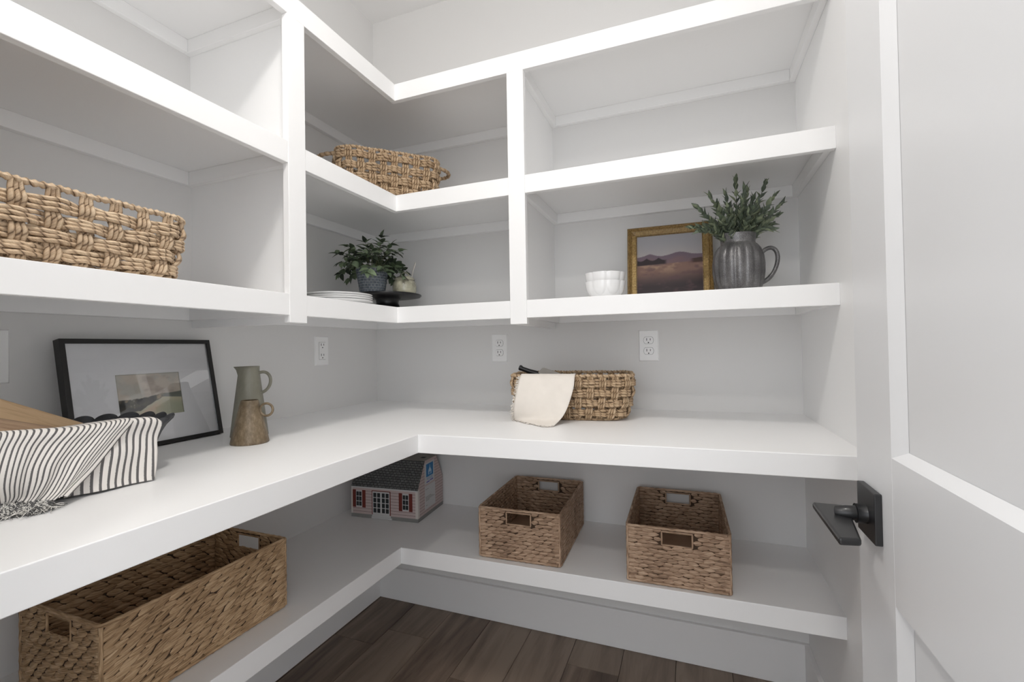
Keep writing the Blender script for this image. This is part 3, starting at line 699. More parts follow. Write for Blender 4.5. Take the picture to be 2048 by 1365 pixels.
prof = [(.0005, 0), (.0435, 0), (.045, .002), (.044, .008), (.038, .035), (.031, .068), (.0245, .095), (.0205, .1095), (.0198, .1105)]
MB().lathe(lip(prof, .0028), 48).build('body', M['brown_glaze'], mug, True)
a = np.linspace(0, 2*PI, 40); cxm, czm = .0425, .085
MB().tube([(dh_[0]*(cxm+.0160*math.cos(q)), dh_[1]*(cxm+.0160*math.cos(q)), czm+.0160*math.sin(q)) for q in a], .0031, 10, cap=False, ups=(-.408, .913, 0)).build('handle', M['brown_glaze'], mug, True)

# ------------------------------------------------------------------ dark scalloped bowl, boards and striped towel at far left
bw = thing('scalloped_bowl', 'long charcoal bowl with scalloped rim under the striped towel at the left', 'bowl', (.298, -1.328, ZC+.0003))
ncy = 30; K = ncy*12
_a = np.linspace(0, 2*PI, 4001); _r = (abs(np.cos(_a)/.104)**3+abs(np.sin(_a)/.214)**3)**(-1/3)
_x, _y = _r*np.cos(_a), _r*np.sin(_a); _L = np.r_[0, np.cumsum(np.hypot(np.diff(_x), np.diff(_y)))]
_q = np.arange(K)/K*_L[-1]; RX, RY = np.interp(_q, _L, _x), np.interp(_q, _L, _y)
def bowl_ring(fr_, z, fl=1., out=0.):
    pts = []
    for j in range(K):
        h_ = abs(math.sin(j/K*PI*ncy)); sc = 1+fl*.018*h_**.7; q = fr_*sc
        pts.append((RX[j]*q, RY[j]*q, z*1.09+fl*.009*h_**.6-fl*.006))
    return pts
prof = [(.02, .0, 0), (.78, 0, 0), (.81, .004, .1), (.85, .030, .3), (.885, .055, .5), (.925, .075, .8), (.965, .088, .95), (1.01, .097, 1.), (1.02, .0985, 1.), (.995, .097, 1.), (.93, .086, .8), (.87, .066, .5), (.82, .035, .2), (.76, .008, 0), (.02, .007, 0)]
b = MB(); V = []
for f0, z, fl_ in prof: V += bowl_ring(f0, z, fl_)
b.add(V, [(i*K+j, i*K+(j+1) % K, (i+1)*K+(j+1) % K, (i+1)*K+j) for i in range(len(prof)-1) for j in range(K)]); b.build('body', M['dark_bowl'], bw, True)
def board(name, label, A, B, w, th, rollv, mat):
    A, B = Vector(A), Vector(B); d = (B-A); L = d.length; d.normalize()
    s_ = d.cross(Vector((0, 0, 1))).normalized(); n_ = s_.cross(d)
    s2 = s_*math.cos(rollv)+n_*math.sin(rollv); n2 = s2.cross(d)
    o = MB().prism([(-w/2, 0), (w/2, 0), (w/2*.72, L), (-w/2*.72, L)][::1], -th/2, th/2)
    ob = o.build(name, mat, None, bevel=.005)
    ob.matrix_world = Matrix(((s2.x, d.x, n2.x, A.x), (s2.y, d.y, n2.y, A.y), (s2.z, d.z, n2.z, A.z), (0, 0, 0, 1)))
    tag(ob, label, 'cutting board'); return ob
board('serving_board', 'pale wooden board standing in the dark bowl, the upper of two', (.296, -1.245, .968), (.285, -1.50, 1.108), .062, .016, .75, M['board'])
board('serving_board', 'darker brown wooden board in the dark bowl, just above the striped towel', (.345, -1.285, .968), (.335, -1.52, 1.062), .050, .016, .85, M['board_dark'])

def catmull(G, su, sv):
    G = np.asarray(G, float)
    def up1(A, s):
        n = len(A); out = []
        P = np.concatenate([2*A[:1]-A[1:2], A, 2*A[-1:]-A[-2:-1]])
        for i in range(n-1):
            p0, p1, p2, p3 = P[i:i+4]
            for k in range(s):
                t_ = k/s; out.append(.5*((2*p1)+(-p0+p2)*t_+(2*p0-5*p1+4*p2-p3)*t_**2+(-p0+3*p1-3*p2+p3)*t_**3))
        out.append(A[-1]); return np.array(out)
    G = up1(G, su); G = np.swapaxes(up1(np.swapaxes(G, 0, 1), sv), 0, 1); return G
tw = thing('striped_towel', 'black and white striped linen towel with fringed end draped over the dark bowl', 'towel')
A = [[(.350, -1.440, 1.004), (.350, -1.395, 1.002), (.350, -1.355, .999), (.350, -1.31, .998), (.350, -1.262, .999), (.352, -1.212, 1.0)],
     [(.408, -1.425, 1.008), (.411, -1.395, 1.009), (.413, -1.357, 1.006), (.415, -1.310, 1.002), (.416, -1.270, 1.003), (.417, -1.234, 1.004)],
     [(.418, -1.436, .991), (.419, -1.404, .986), (.420, -1.371, .983), (.421, -1.331, .978), (.421, -1.289, .979), (.421, -1.253, .983)],
     [(.420, -1.443, .968), (.422, -1.411, .960), (.424, -1.381, .956), (.425, -1.348, .953), (.425, -1.311, .954), (.424, -1.275, .957)],
     [(.413, -1.441, .945), (.416, -1.412, .936), (.420, -1.383, .931), (.424, -1.354, .928), (.428, -1.325, .931), (.430, -1.298, .934)],
     [(.402, -1.434, .925), (.405, -1.406, .917), (.411, -1.380, .911), (.421, -1.361, .909), (.430, -1.338, .910), (.436, -1.322, .915)],
     [(.396, -1.428, .911), (.400, -1.401, .905), (.408, -1.383, .902), (.420, -1.367, .900), (.434, -1.351, .899), (.444, -1.340, .903)]]
UA = np.linspace(0, 1, 6)
G = catmull(A, 6, 10); nr, nc = G.shape[:2]
uu = np.linspace(-2.0, 24.0, nc)[None].repeat(nr, 0); vv = np.linspace(0, 1, nr)[:, None].repeat(nc, 1)
G[..., 0] += .0028*np.sin(uu*.95+vv*2.6)*sst(.15, .6, vv)+.0016*np.sin(uu*2.3+1)*vv
GA = G
b = MB(); b.grid(G, np.stack([uu, vv], -1))
B_ = [[(.352, -1.235, .998), (.352, -1.215, .998), (.352, -1.185, .996), (.352, -1.168, .992)],
      [(.412, -1.245, 1.002), (.412, -1.224, 1.002), (.411, -1.192, .999), (.408, -1.176, .990)],
      [(.407, -1.256, .976), (.407, -1.233, .974), (.407, -1.203, .970), (.405, -1.183, .962)],
      [(.412, -1.274, .954), (.412, -1.244, .947), (.412, -1.212, .942), (.410, -1.187, .935)],
      [(.408, -1.292, .929), (.410, -1.260, .922), (.413, -1.225, .917), (.415, -1.192, .912)],
      [(.406, -1.310, .904), (.410, -1.276, .901), (.414, -1.238, .899), (.418, -1.196, .896)],
      [(.406, -1.322, .891), (.412, -1.285, .890), (.417, -1.242, .889), (.421, -1.200, .888)]]
G = catmull(B_, 6, 10); nr, nc = G.shape[:2]
uu = np.linspace(0, 10.5, nc)[None].repeat(nr, 0); vv = np.linspace(0, 1, nr)[:, None].repeat(nc, 1)
G[..., 0] += .0030*np.sin(uu*.8+.6-vv*2.2)*sst(.25, .7, vv)
G[..., 2] = np.maximum(G[..., 2], ZC+.0022)
b.grid(G, np.stack([(G[..., 1]-.12*(G[..., 2]-.99)+1.5)/.0112, vv], -1)); GB_ = G
# folded hem rolled along the diagonal edge of the upper layer
edge = GA[4:, -1]; Gh = np.stack([edge, edge+np.array([-.004, .007, -.0035]), edge+np.array([-.010, .004, -.005])], 1)
b.grid(Gh, np.stack([np.array([24, 24.9, 25.6])[None].repeat(len(edge), 0), np.linspace(0, 1, len(edge))[:, None].repeat(3, 1)], -1))
b.build('cloth', M['stripe'], tw, True, solid=.0014)
b = MB()
e0 = GA[-1]
for i in range(620):
    q = rng.random()*.74*(len(e0)-1); i0 = int(q); p0 = e0[i0]+(e0[min(i0+1, len(e0)-1)]-e0[i0])*(q-i0)
    p0 = p0+rng.normal(0, .0015, 3); d = np.array([rng.uniform(.003, .030), rng.normal(-.004, .012), 0]); n_ = 7
    pts = []
    for k in range(n_):
        t_ = k/(n_-1); z = p0[2]*(1-t_)**1.5+(ZC+.0015+rng.random()*.006)*(1-(1-t_)**1.5)
        pts.append((p0[0]+d[0]*t_+.0028*math.sin(k*1.7+i), p0[1]+d[1]*t_+.0030*math.cos(k*1.5+i*2), max(z, ZC+.0012)))
    b.tube(pts, .00048, 4)
fg = b.build('fringe', M['thread'], tw, True); fg['kind'] = 'stuff'

# ------------------------------------------------------------------ cream cloth and utensil in the countertop basket
cl_ = thing('cream_napkin', 'cream cotton napkin with frayed edges hanging over the front of the countertop basket', 'cloth')
Cc = [[(.838, -.300, 1.018), (.893, -.295, 1.016), (.950, -.290, 1.016), (1.005, -.285, 1.016)],
      [(.840, -.352, 1.034), (.897, -.348, 1.034), (.954, -.343, 1.034), (1.013, -.338, 1.034)],
      [(.840, -.372, 1.028), (.899, -.372, 1.028), (.956, -.370, 1.028), (1.016, -.366, 1.028)],
      [(.835, -.386, .997), (.895, -.390, .995), (.956, -.388, .996), (1.016, -.384, .998)],
      [(.829, -.392, .958), (.888, -.402, .955), (.949, -.400, .956), (1.007, -.394, .960)],
      [(.824, -.390, .928), (.882, -.404, .922), (.941, -.404, .918), (.995, -.398, .926)],
      [(.821, -.384, .903), (.880, -.405, .900), (.938, -.415, .897), (.982, -.405, .904)],
      [(.816, -.372, .8885), (.880, -.420, .8885), (.940, -.458, .8885), (.970, -.446, .8885)]]
G = catmull(Cc, 6, 9); nr, nc = G.shape[:2]; uu = np.linspace(0, 1, nc)[None].repeat(nr, 0); vv = np.linspace(0, 1, nr)[:, None].repeat(nc, 1)
G[..., 1] += .004*np.sin(uu*5+vv*7)*sst(.3, .6, vv)*(1-sst(.85, 1, vv)); G[..., 2] = np.maximum(G[..., 2], ZC+.002)
b = MB(); b.grid(G, np.stack([uu, vv], -1)); b.build('cloth', M['cream'], cl_, True, solid=.0016)
b = MB()
for i in range(170):
    if i < 95: q = 2*6+rng.random()*(nr-1-2*6); i0 = int(q); p0 = G[i0, 0]; d = np.array([-rng.uniform(.003, .011), rng.normal(0, .002), rng.normal(-.002, .003)])
    else: q = rng.random()*(nc-1); i0 = int(q); p0 = G[-1, i0]; d = np.array([rng.normal(0, .003), -rng.uniform(.002, .009), 0])
    p0 = p0+rng.normal(0, .0008, 3)
    pts = [p0+d*t_+np.array([.0012*math.sin(t_*6+i), 0, .0012*math.cos(t_*5+i)]) for t_ in np.linspace(0, 1, 5)]
    b.tube([(x, y, max(z, ZC+.0012)) for x, y, z in pts], .0010, 4)
fg = b.build('fringe', M['cream'], cl_, True); fg['kind'] = 'stuff'
ut = thing('cheese_slicer', 'black handled utensil with pale grey blade sticking out of the countertop basket', 'utensil')
b = MB(); b.tube([(.795, -.255, 1.051), (.799, -.255, 1.0495), (.806, -.255, 1.046), (.830, -.252, 1.037), (.856, -.250, 1.029), (.880, -.248, 1.020)], [.0088, .0098, .0078, .0086, .0100, .0085], 14, ups=(0, 1, 0)); b.build('grip', M['black'], ut, True)
b = MB().add([(.862, -.256, 1.034), (.862, -.240, 1.034), (.880, -.240, 1.050), (.880, -.262, 1.050), (.975, -.235, 1.016), (.975, -.262, 1.016), (.90, -.235, .995), (.90, -.262, .995)],
             [(0, 3, 5, 7), (1, 6, 4, 2), (0, 1, 2, 3), (3, 2, 4, 5), (5, 4, 6, 7), (7, 6, 1, 0)]); b.build('blade', M['utensil'], ut, bevel=.001)

# ------------------------------------------------------------------ printed cardboard house box
hb = thing('cardboard_house_box', 'small cardboard collection box printed as a house with red shutters, under the corner', 'box', (.062, -.253, ZL+.0006), math.radians(4.6))
HX, HY, EV, TZ, FY = .298, .222, .122, .222, .018
y1, y2 = .060, .162           # flat top, from and to
def m_print(name, c, line=None, per=.0117, lw=.085, off=0., brick=None):
    m, ns, ln, b = newmat(name); b.inputs['Roughness'].default_value = .55; b.inputs['Base Color'].default_value = (*c, 1)
    tc = ns.new('ShaderNodeTexCoord')
    nz = node(ns, 'ShaderNodeTexNoise', i_Scale=160., i_Detail=3.); ln.new(tc.outputs['Object'], nz.inputs['Vector'])
    if brick:
        br = node(ns, 'ShaderNodeTexBrick', offset=.5, i_Scale=1.); ln.new(tc.outputs['UV'], br.inputs['Vector'])
        br.inputs['Color1'].default_value = (*c, 1); br.inputs['Color2'].default_value = (*[q*1.35 for q in c], 1); br.inputs['Mortar'].default_value = (.012, .012, .012, 1)
        br.inputs['Mortar Size'].default_value = .0010; br.inputs['Brick Width'].default_value = .0165; br.inputs['Row Height'].default_value = .0095; br.inputs['Mortar Smooth'].default_value = .1
        mx = node(ns, 'ShaderNodeMix', data_type='RGBA', blend_type='MULTIPLY'); mx.inputs[0].default_value = .7
        r2 = ramp(ns, [(.35, (.55, .55, .55)), (.65, (1.3, 1.3, 1.3))]); ln.new(nz.outputs['Fac'], r2.inputs[0])
        ln.new(br.outputs['Color'], mx.inputs[6]); ln.new(r2.outputs[0], mx.inputs[7]); ln.new(mx.outputs[2], b.inputs['Base Color'])
    elif line:
        sp_ = ns.new('ShaderNodeSeparateXYZ'); ln.new(tc.outputs['Object'], sp_.inputs[0])
        d = node(ns, 'ShaderNodeMath', operation='DIVIDE'); ln.new(sp_.outputs[2], d.inputs[0]); d.inputs[1].default_value = per
        f = node(ns, 'ShaderNodeMath', operation='FRACT'); ln.new(d.outputs[0], f.inputs[0])
        r = ramp(ns, [(0, line), (lw, line), (lw+.02, c), (1, c)]); r.color_ramp.interpolation = 'CONSTANT'; ln.new(f.outputs[0], r.inputs[0]); ln.new(r.outputs[0], b.inputs['Base Color'])
    return m
sid = m_print('printed_pink_siding', (.52, .42, .405), (.09, .045, .045)); shg = m_print('printed_grey_shingles', (.115, .118, .118), brick=True)
gry = m_print('printed_grey', (.24, .24, .23)); wht = m_print('printed_white', (.56, .56, .56)); red = m_print('printed_red', (.15, .022, .014)); blk = m_print('printed_black', (.02, .022, .025)); blu = m_print('printed_blue', (.02, .17, .42)); lav = m_print('printed_violet', (.10, .07, .40)); kraft = m_print('box_top_grey', (.30, .29, .26)); cream_ = m_print('printed_cream', (.62, .58, .54))
b = MB(); V = [(0, 0, 0), (HX, 0, 0), (HX, HY, 0), (0, HY, 0), (0, 0, EV), (HX, 0, EV), (HX, HY, EV), (0, HY, EV)]
b.add(V+[(0, y1, TZ), (HX, y1, TZ), (HX, y2, TZ), (0, y2, TZ)], [(0, 1, 5, 4), (2, 3, 7, 6), (1, 2, 6, 10, 9, 5), (3, 0, 4, 8, 11, 7), (0, 3, 2, 1), (8, 9, 10, 11)])
b.build('box_body', sid, hb)
sl = math.hypot(y1, TZ-EV)
MB().add([(0, -.0006, EV), (HX, -.0006, EV), (HX, y1, TZ+.0006), (0, y1, TZ+.0006)], [(0, 1, 2, 3)], [(0, 0), (HX, 0), (HX, sl), (0, sl)]).build('roof', shg, hb)
MB().add([(HX, HY+.0006, EV), (0, HY+.0006, EV), (0, y2, TZ+.0006), (HX, y2, TZ+.0006)], [(0, 1, 2, 3)], [(0, 0), (HX, 0), (HX, sl), (0, sl)]).build('roof', shg, hb)
MB().box(.001, HX-.001, y1, y2, TZ, TZ+.001).build('top_flap', kraft, hb)
MB().box(HX*.86, HX*.92, (y1+y2)/2-.010, (y1+y2)/2+.012, TZ+.001, TZ+.0014).build('slot', blk, hb)
def fp(x0, x1, z0, z1, m, nm, par=hb, d=.0008):           # flat print on the front
    return MB().box(x0*HX, x1*HX, -d, 0, z0*EV, z1*EV).build(nm, m, par)
fp(0, 1, 0, .115, gry, 'foundation'); MB().box(HX, HX+.0008, 0, HY, 0, .115*EV).build('foundation', gry, hb)
fp(0, 1, .955, 1., wht, 'eave_board'); fp(0, .025, .115, .955, cream_, 'corner_board'); fp(.965, 1, .115, .955, cream_, 'corner_board')
MB().box(HX, HX+.0008, 0, .012, .115*EV, EV).build('corner_board', cream_, hb)
for x0 in (.075, .775):
    wq = fp(x0, x0+.095, .335, .875, wht, 'window')
    for i in range(2):
        for j in range(3):
            px0 = x0+.008+i*.042; pz0 = .375+j*.160
            fp(px0, px0+.036, pz0, pz0+.138, blk, 'pane', wq, .0014)
    for sx in (x0-.052, x0+.096): fp(sx, sx+.050, .32, .89, red, 'shutter')
dq = fp(.318, .600, .125, .905, red, 'door_surround'); dd = fp(.330, .588, .13, .88, wht, 'door', dq, .0012)
for i in range(4):
    for j in range(4):
        px0 = .345+i*.058+(.012 if i > 1 else 0); pz0 = .20+j*.165; fp(px0, px0+.044, pz0, pz0+.140, blk, 'pane', dq, .0018)
fp(.325, .605, .07, .13, wht, 'step', d=.0025); fp(.320, .625, .01, .07, wht, 'step', d=.0045)
def sp(y0_, y1_, z0, z1, m, nm, par=hb, d=.0008): return MB().box(HX, HX+d, y0_, y1_, z0, z1).build(nm, m, par)
sp(.058, .142, .128, .212, wht, 'logo_panel'); q = sp(.070, .130, .155, .206, blu, 'logo_square', hb, .0014)
# pale figure of a house with a steeple and a family inside the blue square
f_ = MB(); cy0 = .100
f_.add([(HX+.0018, cy0+dy, z) for dy, z in ((-.014, .162), (.014, .162), (.014, .177), (.008, .184), (.003, .189), (.0008, .201), (-.0008, .201), (-.003, .189), (-.008, .184), (-.014, .177))], [tuple(range(10))]); f_.build('emblem', m_print('emblem_pale_blue', (.45, .62, .75)), q)
for k in (-.006, 0, .006):
    MB().box(HX+.0018, HX+.0021, cy0+k-.002, cy0+k+.002, .163, .172).build('emblem_figure', blu, q)
def text(body, size, loc, mat, parent, name='lettering'):
    c = bpy.data.curves.new(name, 'FONT'); c.body = body; c.size = size; c.extrude = .00015; c.align_x = 'CENTER'; c.materials.append(mat)
    o = bpy.data.objects.new(name, c); COL.objects.link(o); o.parent = parent; me_ = bpy.data.meshes.new_from_object(o.evaluated_get(bpy.context.evaluated_depsgraph_get())); bpy.data.objects.remove(o)
    o = put(name, me_, parent); o.location = loc; o.rotation_euler = (PI/2, 0, PI/2); return o
text('HOUSE', .016, (HX+.0012, .100, .1415), m_print('lettering_blue', (.12, .32, .55)), hb)
MB().box(HX+.0009, HX+.0012, .072, .098, .1325, .1365).build('logo_swash', lav, hb); MB().box(HX+.0009, HX+.0012, .102, .130, .1345, .1385).build('logo_swash', lav, hb)
sp(.058, .148, .030, .121, wht, 'address_label')
r_ = random.Random(3)
for z, a, c in ((.106, .062, .088), (.076, .062, .110), (.071, .064, .124), (.066, .064, .140), (.061, .064, .096), (.042, .066, .078)):
    y = a
    while y < c:
        w_ = r_.uniform(.003, .008); MB().box(HX+.0008, HX+.0011, y, min(y+w_, c), z, z+.0022).build('printed_line', gry, hb); y += w_+.0016

# ------------------------------------------------------------------ corner shelf: plates, cake stand, potted plant, honey jar
pp = [(.0005, 0), (.066, 0), (.070, .0012), (.074, .004), (.092, .0085), (.1035, .0125), (.1045, .0140), (.1030, .0146), (.092, .0112), (.073, .0062), (.068, .0042), (.0005, .0040)]
pm_ = MB().lathe(pp, 72).mesh('dinner_plate', M['white_cer'], True)
pos = ['lowest', 'second from the bottom', 'third from the bottom', 'topmost']
for i in range(4):
    o = put('dinner_plate', pm_); o.location = (.288+.0015*math.sin(i*2.), -.562+.0018*math.cos(i*3), Z3+.0004+i*.0068)
    tag(o, f'white plate in the corner stack left of the cake stand, {pos[i]}', 'plate', 'white plates stacked on the corner shelf')
SX, SY = .246, -.250
cs = thing('cake_stand', 'round black pedestal cake stand in the corner, carrying a potted plant and honey jar', 'cake stand', (SX, SY, Z3))
MB().lathe([(.0005, .056), (.050, .056), (.110, .058), (.127, .061), (.1315, .0655), (.1300, .0690), (.125, .0700), (.0005, .0700)], 80).build('plate', M['gloss_black'], cs, True)
MB().lathe([(.0005, 0), (.064, 0), (.066, .004), (.060, .010), (.048, .022), (.042, .036), (.044, .048), (.056, .057)], 64).build('pedestal', M['gloss_black'], cs, True)
ZS = Z3+.0702
pl = thing('potted_plant', 'leafy green plant in a slate blue textured pot on the black cake stand', 'plant', (.205, -.288, ZS))
def brickrib(a, t_): return 1.
pr = [(.0005, 0), (.042, 0), (.044, .003), (.0465, .020), (.0515, .050), (.0560, .078), (.0590, .094), (.0600, .099), (.0565, .099), (.0540, .080), (.0005, .078)]
po = MB().lathe(pr, 64).build('pot', M['pot_base'], pl, True)
# raised blocks in rings around the pot
b = MB()
for r0 in range(9):
    z = .007+r0*.0098; rad = .0447+.0148*(z/.097)+.0002; nb = 22
    for j in range(nb):
        a0 = (j+(.5 if r0 % 2 else 0))/nb*2*PI; hw_ = 2*PI/nb*.41; P8 = []
        for zz in (z, z+.0074):
            rq = .0440+.0155*(zz/.097)
            for rr_, aa in ((rq-.002, a0-hw_), (rq-.002, a0+hw_), (rq+.0022, a0+hw_*.9), (rq+.0022, a0-hw_*.9)): P8.append((rr_*math.cos(aa), rr_*math.sin(aa), zz))
        b.add(P8, [(0, 3, 2, 1), (4, 5, 6, 7), (0, 1, 5, 4), (1, 2, 6, 5), (2, 3, 7, 6), (3, 0, 4, 7)])
q = b.build('raised_blocks', M['blue_pot'], po); q['kind'] = 'stuff'
MB().lathe([(.0005, .084), (.054, .084)], 24).build('soil', M['soil'], pl)
def leafmesh(name, L, w, mat, curl=.25, serr=0., fold=.25):
    xs = np.linspace(0, 1, 8); G = []
    for x in xs:
        ww = w*(math.sin(PI*min(1, x**.75))**.8)*(1-.25*x)+.0003; ww *= (1+serr*math.sin(x*34))
        zc0 = -curl*L*x*x
        G.append([(x*L, -ww, zc0+fold*ww), (x*L, -ww*.5, zc0+fold*ww*.35), (x*L, 0, zc0), (x*L, ww*.5, zc0+fold*ww*.35), (x*L, ww, zc0+fold*ww)])
    return MB().grid(G).mesh(name, mat, True)
lm = [leafmesh('leaf', .028, .0085, M['leaf'], .25), leafmesh('leaf', .024, .0080, M['leaf'], .1), leafmesh('leaf', .026, .0098, M['leaf'], .35)]
rl = random.Random(5)
def orient(d, n, p, s=1.):
    d = Vector(d).normalized(); y = Vector(n).cross(d)
    if y.length < 1e-4: y = Vector((1, 0, 0)).cross(d)
    y.normalize(); z = d.cross(y)
    return Matrix(((d.x*s, y.x*s, z.x*s, p[0]), (d.y*s, y.y*s, z.y*s, p[1]), (d.z*s, y.z*s, z.z*s, p[2]), (0, 0, 0, 1)))
def put_leaf(me, m4, parent, name='leaf'):
    o = bpy.data.objects.new(name, me); COL.objects.link(o); o.parent = parent; o.matrix_local = m4; return o
nl = 0
for k in range(33):
    az = k*2.399+rl.uniform(-.2, .2); el = math.asin(max(.12, 1-(k+.5)/33*.92))+rl.uniform(-.08, .08)
    Ls = (.104+.034*math.sin(el))*rl.uniform(.72, 1.06)
    d = Vector((math.cos(az)*math.cos(el), math.sin(az)*math.cos(el), math.sin(el)))
    p0 = Vector((.025*math.cos(az), .025*math.sin(az), .084)); pts = []
    for i in range(7):
        t_ = i/6; p = p0+d*Ls*t_+Vector((0, 0, .012*math.sin(PI*t_)-.018*t_*t_*(1.3-el/1.3))); pts.append(p)
    MB().tube([tuple(p) for p in pts], [.0013]*4+[.001, .0008, .0005], 4).build('stem', M['stem'], pl, True)
    for i in (3, 4, 5, 6):
        p = pts[i]; tv = (pts[i]-pts[i-1]).normalized()
        for sgn in ((-1, 1) if i < 6 else (0, 1, -1)):
            if nl >= 299: break
            side = tv.cross(Vector((0, 0, 1))).normalized() if abs(tv.z) < .95 else Vector((math.cos(az+1.5), math.sin(az+1.5), 0))
            side = (Matrix.Rotation(rl.uniform(-.9, .9), 3, tv) @ side)
            dd_ = tv*(1.0 if sgn == 0 else .55)+side*sgn*.9+Vector((0, 0, rl.uniform(-.25, .1)))
            put_leaf(rl.choice(lm), orient(dd_, Vector((d.x*.6, d.y*.6, .8)), tuple(p), rl.uniform(1.1, 1.5)), pl); nl += 1
hj = thing('honey_jar', 'squat glazed honey jar with ring lid handle and spoon on the cake stand', 'jar', (.296, -.206, ZS))
hj.scale = (1.08, 1.08, 1.08)
MB().lathe([(.0005, 0), (.038, 0), (.0410, .003), (.0430, .018), (.0432, .032), (.0415, .043), (.0375, .050), (.0352, .0515), (.0352, .054), (.033, .054), (.032, .05), (.0005, .048)], 48).build('body', M['jar'], hj, True)
MB().lathe([(.0362, .0535), (.0372, .0560), (.0345, .0620), (.0255, .0670), (.0120, .0695), (.0005, .0700)], 40).build('lid', M['jar'], hj, True)
a = np.linspace(-.1, PI+.1, 22); vx, vy = R2.x, R2.y
MB().tube([(vx*.016*math.cos(q), vy*.016*math.cos(q), .066+.0170*math.sin(q)) for q in a], .0026, 8).build('lid_handle', M['jar'], hj, True)
MB().tube([(vx*.026, vy*.026, .062), (vx*.033, vy*.033, .092), (vx*.039, vy*.039, .112), (vx*.041, vy*.041, .119)], [.0020, .0022, .0030, .0022], 8).build('spoon', M['spoon'], hj, True)

# ------------------------------------------------------------------ right upper shelf: bowls, pewter pitcher with greenery
def tulip(n_, amp_): return lambda a, t_: 1+amp_*(abs(math.cos(a*n_/2))**.5-.6)
wp = [(.0005, 0), (.036, 0), (.040, .003), (.050, .016), (.0570, .030), (.0600, .044), (.0612, .056), (.0588, .056), (.057, .044), (.050, .026), (.034, .008), (.0005, .007)]
for i, lb in enumerate(('white petal-sided bowl, lower of two nested beside the gilt frame', 'white petal-sided bowl, upper of two nested beside the gilt frame')):
    o = thing('bowl', lb, 'bowl', (1.100, -.285, Z3+.0004+i*.0270), .25+i*.02, 'white nested bowls')
    MB().lathe(wp, 96).build('body', M['white_cer'], o, True)
    for k in range(8):   # raised petals around the wall
        a0 = (k+.5)/8*2*PI; hw_ = 2*PI/16*.95; G = []
        for t_ in np.linspace(0, 1, 9):
            z = .012+.045*t_; wq = hw_*math.sqrt(max(0, 1-(1-min(1, t_*1.6))**2)); row = []
            rb_ = np.interp(z, [0, .003, .016, .030, .044, .058], [.036, .040, .050, .057, .060, .0614])
            for s_ in np.linspace(-1, 1, 9):
                rr_ = rb_+.0024*(1-s_**4)*min(1, .25+t_*3); row.append((rr_*math.cos(a0+s_*wq), rr_*math.sin(a0+s_*wq), z))
            G.append(row)
        MB().grid(G).build('petal', M['white_cer'], o, True)
PX, PY = 1.487, -.232
pt = thing('ribbed_pitcher', 'ribbed pewter grey pitcher with a loop handle, right of the gilt frame', 'pitcher', (PX, PY, Z3))
pf = [(.0005, 0, 0), (.048, 0, 0), (.053, .003, .2), (.060, .020, .8), (.0655, .040, 1), (.0690, .066, 1), (.0695, .092, 1), (.0670, .116, 1), (.0610, .134, .9), (.0530, .146, .5), (.0475, .151, .1), (.0465, .156, 0), (.0475, .166, 0), (.0490, .178, 0), (.0485, .1800, 0), (.0460, .179, 0), (.0440, .166, 0), (.0430, .156, 0), (.0500, .138, 0), (.060, .09, 0), (.045, .01, 0), (.0005, .008, 0)]
K = 120; V = []
sa = PI+.62
for r, z, rb2 in pf:
    for j in range(K):
        a = j/K*2*PI; q = r*(1+rb2*.08*(abs(math.cos(a*8))**.6-.6)); d = (a-sa+PI) % (2*PI)-PI
        q *= 1+.30*math.exp(-(d/.42)**2)*max(0, (z-.158)/.021); V.append((q*math.cos(a), q*math.sin(a), z))
MB().add(V, [(i*K+j, i*K+(j+1) % K, (i+1)*K+(j+1) % K, (i+1)*K+j) for i in range(len(pf)-1) for j in range(K)]).build('body', M['pewter'], pt, True)
hd = Vector((math.cos(.15), math.sin(.15), 0))
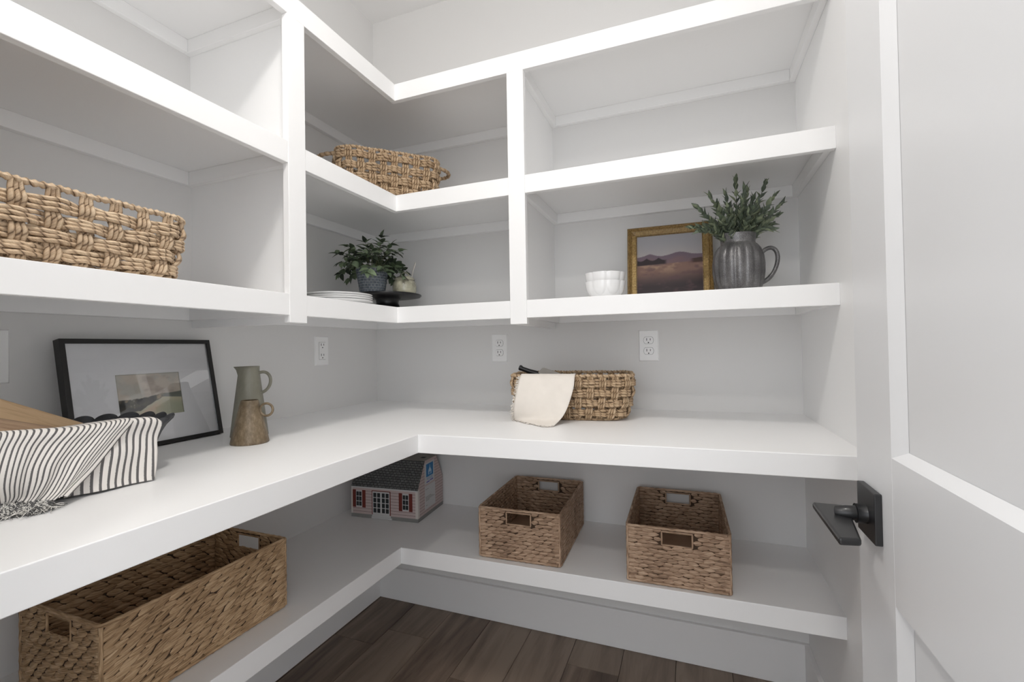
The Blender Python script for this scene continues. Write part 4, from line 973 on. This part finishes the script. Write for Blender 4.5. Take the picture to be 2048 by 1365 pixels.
pth = bez([(.063, .122), (.085, .150), (.125, .150), (.118, .080), (.088, .040), (.062, .036)]); MB().tube([(hd.x*a, hd.y*a, z) for a, z in pth], [.0062]*6+[.0058]*14+[.0065]*6, 12, flat=1.3, ups=(-hd.y, hd.x, 0)).build('handle', M['pewter'], pt, True)
sm = [leafmesh('leaf', .030, .0055, M['sage'], .12, .18, .4), leafmesh('leaf', .025, .0065, M['sage'], .0, .12, .3), leafmesh('leaf', .022, .0048, M['sage'], .2, .2, .4)]
# sprig tips given as (right offset, height above shelf, depth offset)
spr = [(-.128, .198, -.03), (-.105, .185, -.045), (-.112, .262, .01), (-.055, .265, .0), (-.030, .300, .02), (-.002, .335, .0), (.020, .300, -.02), (.050, .290, .03), (.085, .330, .01), (.105, .285, -.02), (.112, .235, .01), (.085, .190, -.03), (.045, .245, -.06), (-.030, .235, -.065), (.070, .260, .05), (-.060, .225, .045), (.010, .255, -.045), (-.085, .215, .03), (-.045, .205, -.075), (.030, .225, -.075), (.060, .215, -.06), (.098, .215, .03), (-.075, .285, -.01), (.035, .315, .03), (-.015, .270, .05), (.125, .265, .0)]
for k, (ox, oz, oy) in enumerate(spr):
    t0 = thing('leafy_sprig', 'grey green sprig among the bunch standing in the ribbed pewter pitcher', 'foliage', (PX, PY, Z3), 0, 'sprigs in the pewter pitcher')
    tip = Vector((R.x*ox-F.x*oy*0+.0, R.y*ox+oy, oz)); base = Vector((tip.x*.12, tip.y*.12, .10)); mid = Vector((tip.x*.35, tip.y*.35, .19 if oz > .2 else .20))
    pts = [base*(1-t_)**2+mid*2*t_*(1-t_)+tip*t_*t_ for t_ in np.linspace(0, 1, 15)]
    MB().tube([tuple(p) for p in pts], [.0014]*8+[.001]*7, 5).build('stem', M['stem'], t0, True)
    for i in range(5, 15):
        p = pts[i]; tv = (pts[i]-pts[i-1]).normalized()
        for s_ in range(3):
            an = i*1.3+s_*2.09+k; side = Matrix.Rotation(an, 3, tv) @ tv.orthogonal().normalized()
            dd_ = tv*(1.0+.5*(i > 12))+side*(.62 if i < 13 else .3)
            put_leaf(rl.choice(sm), orient(dd_, side*-.3+tv, tuple(p), rl.uniform(.9, 1.25)), t0)
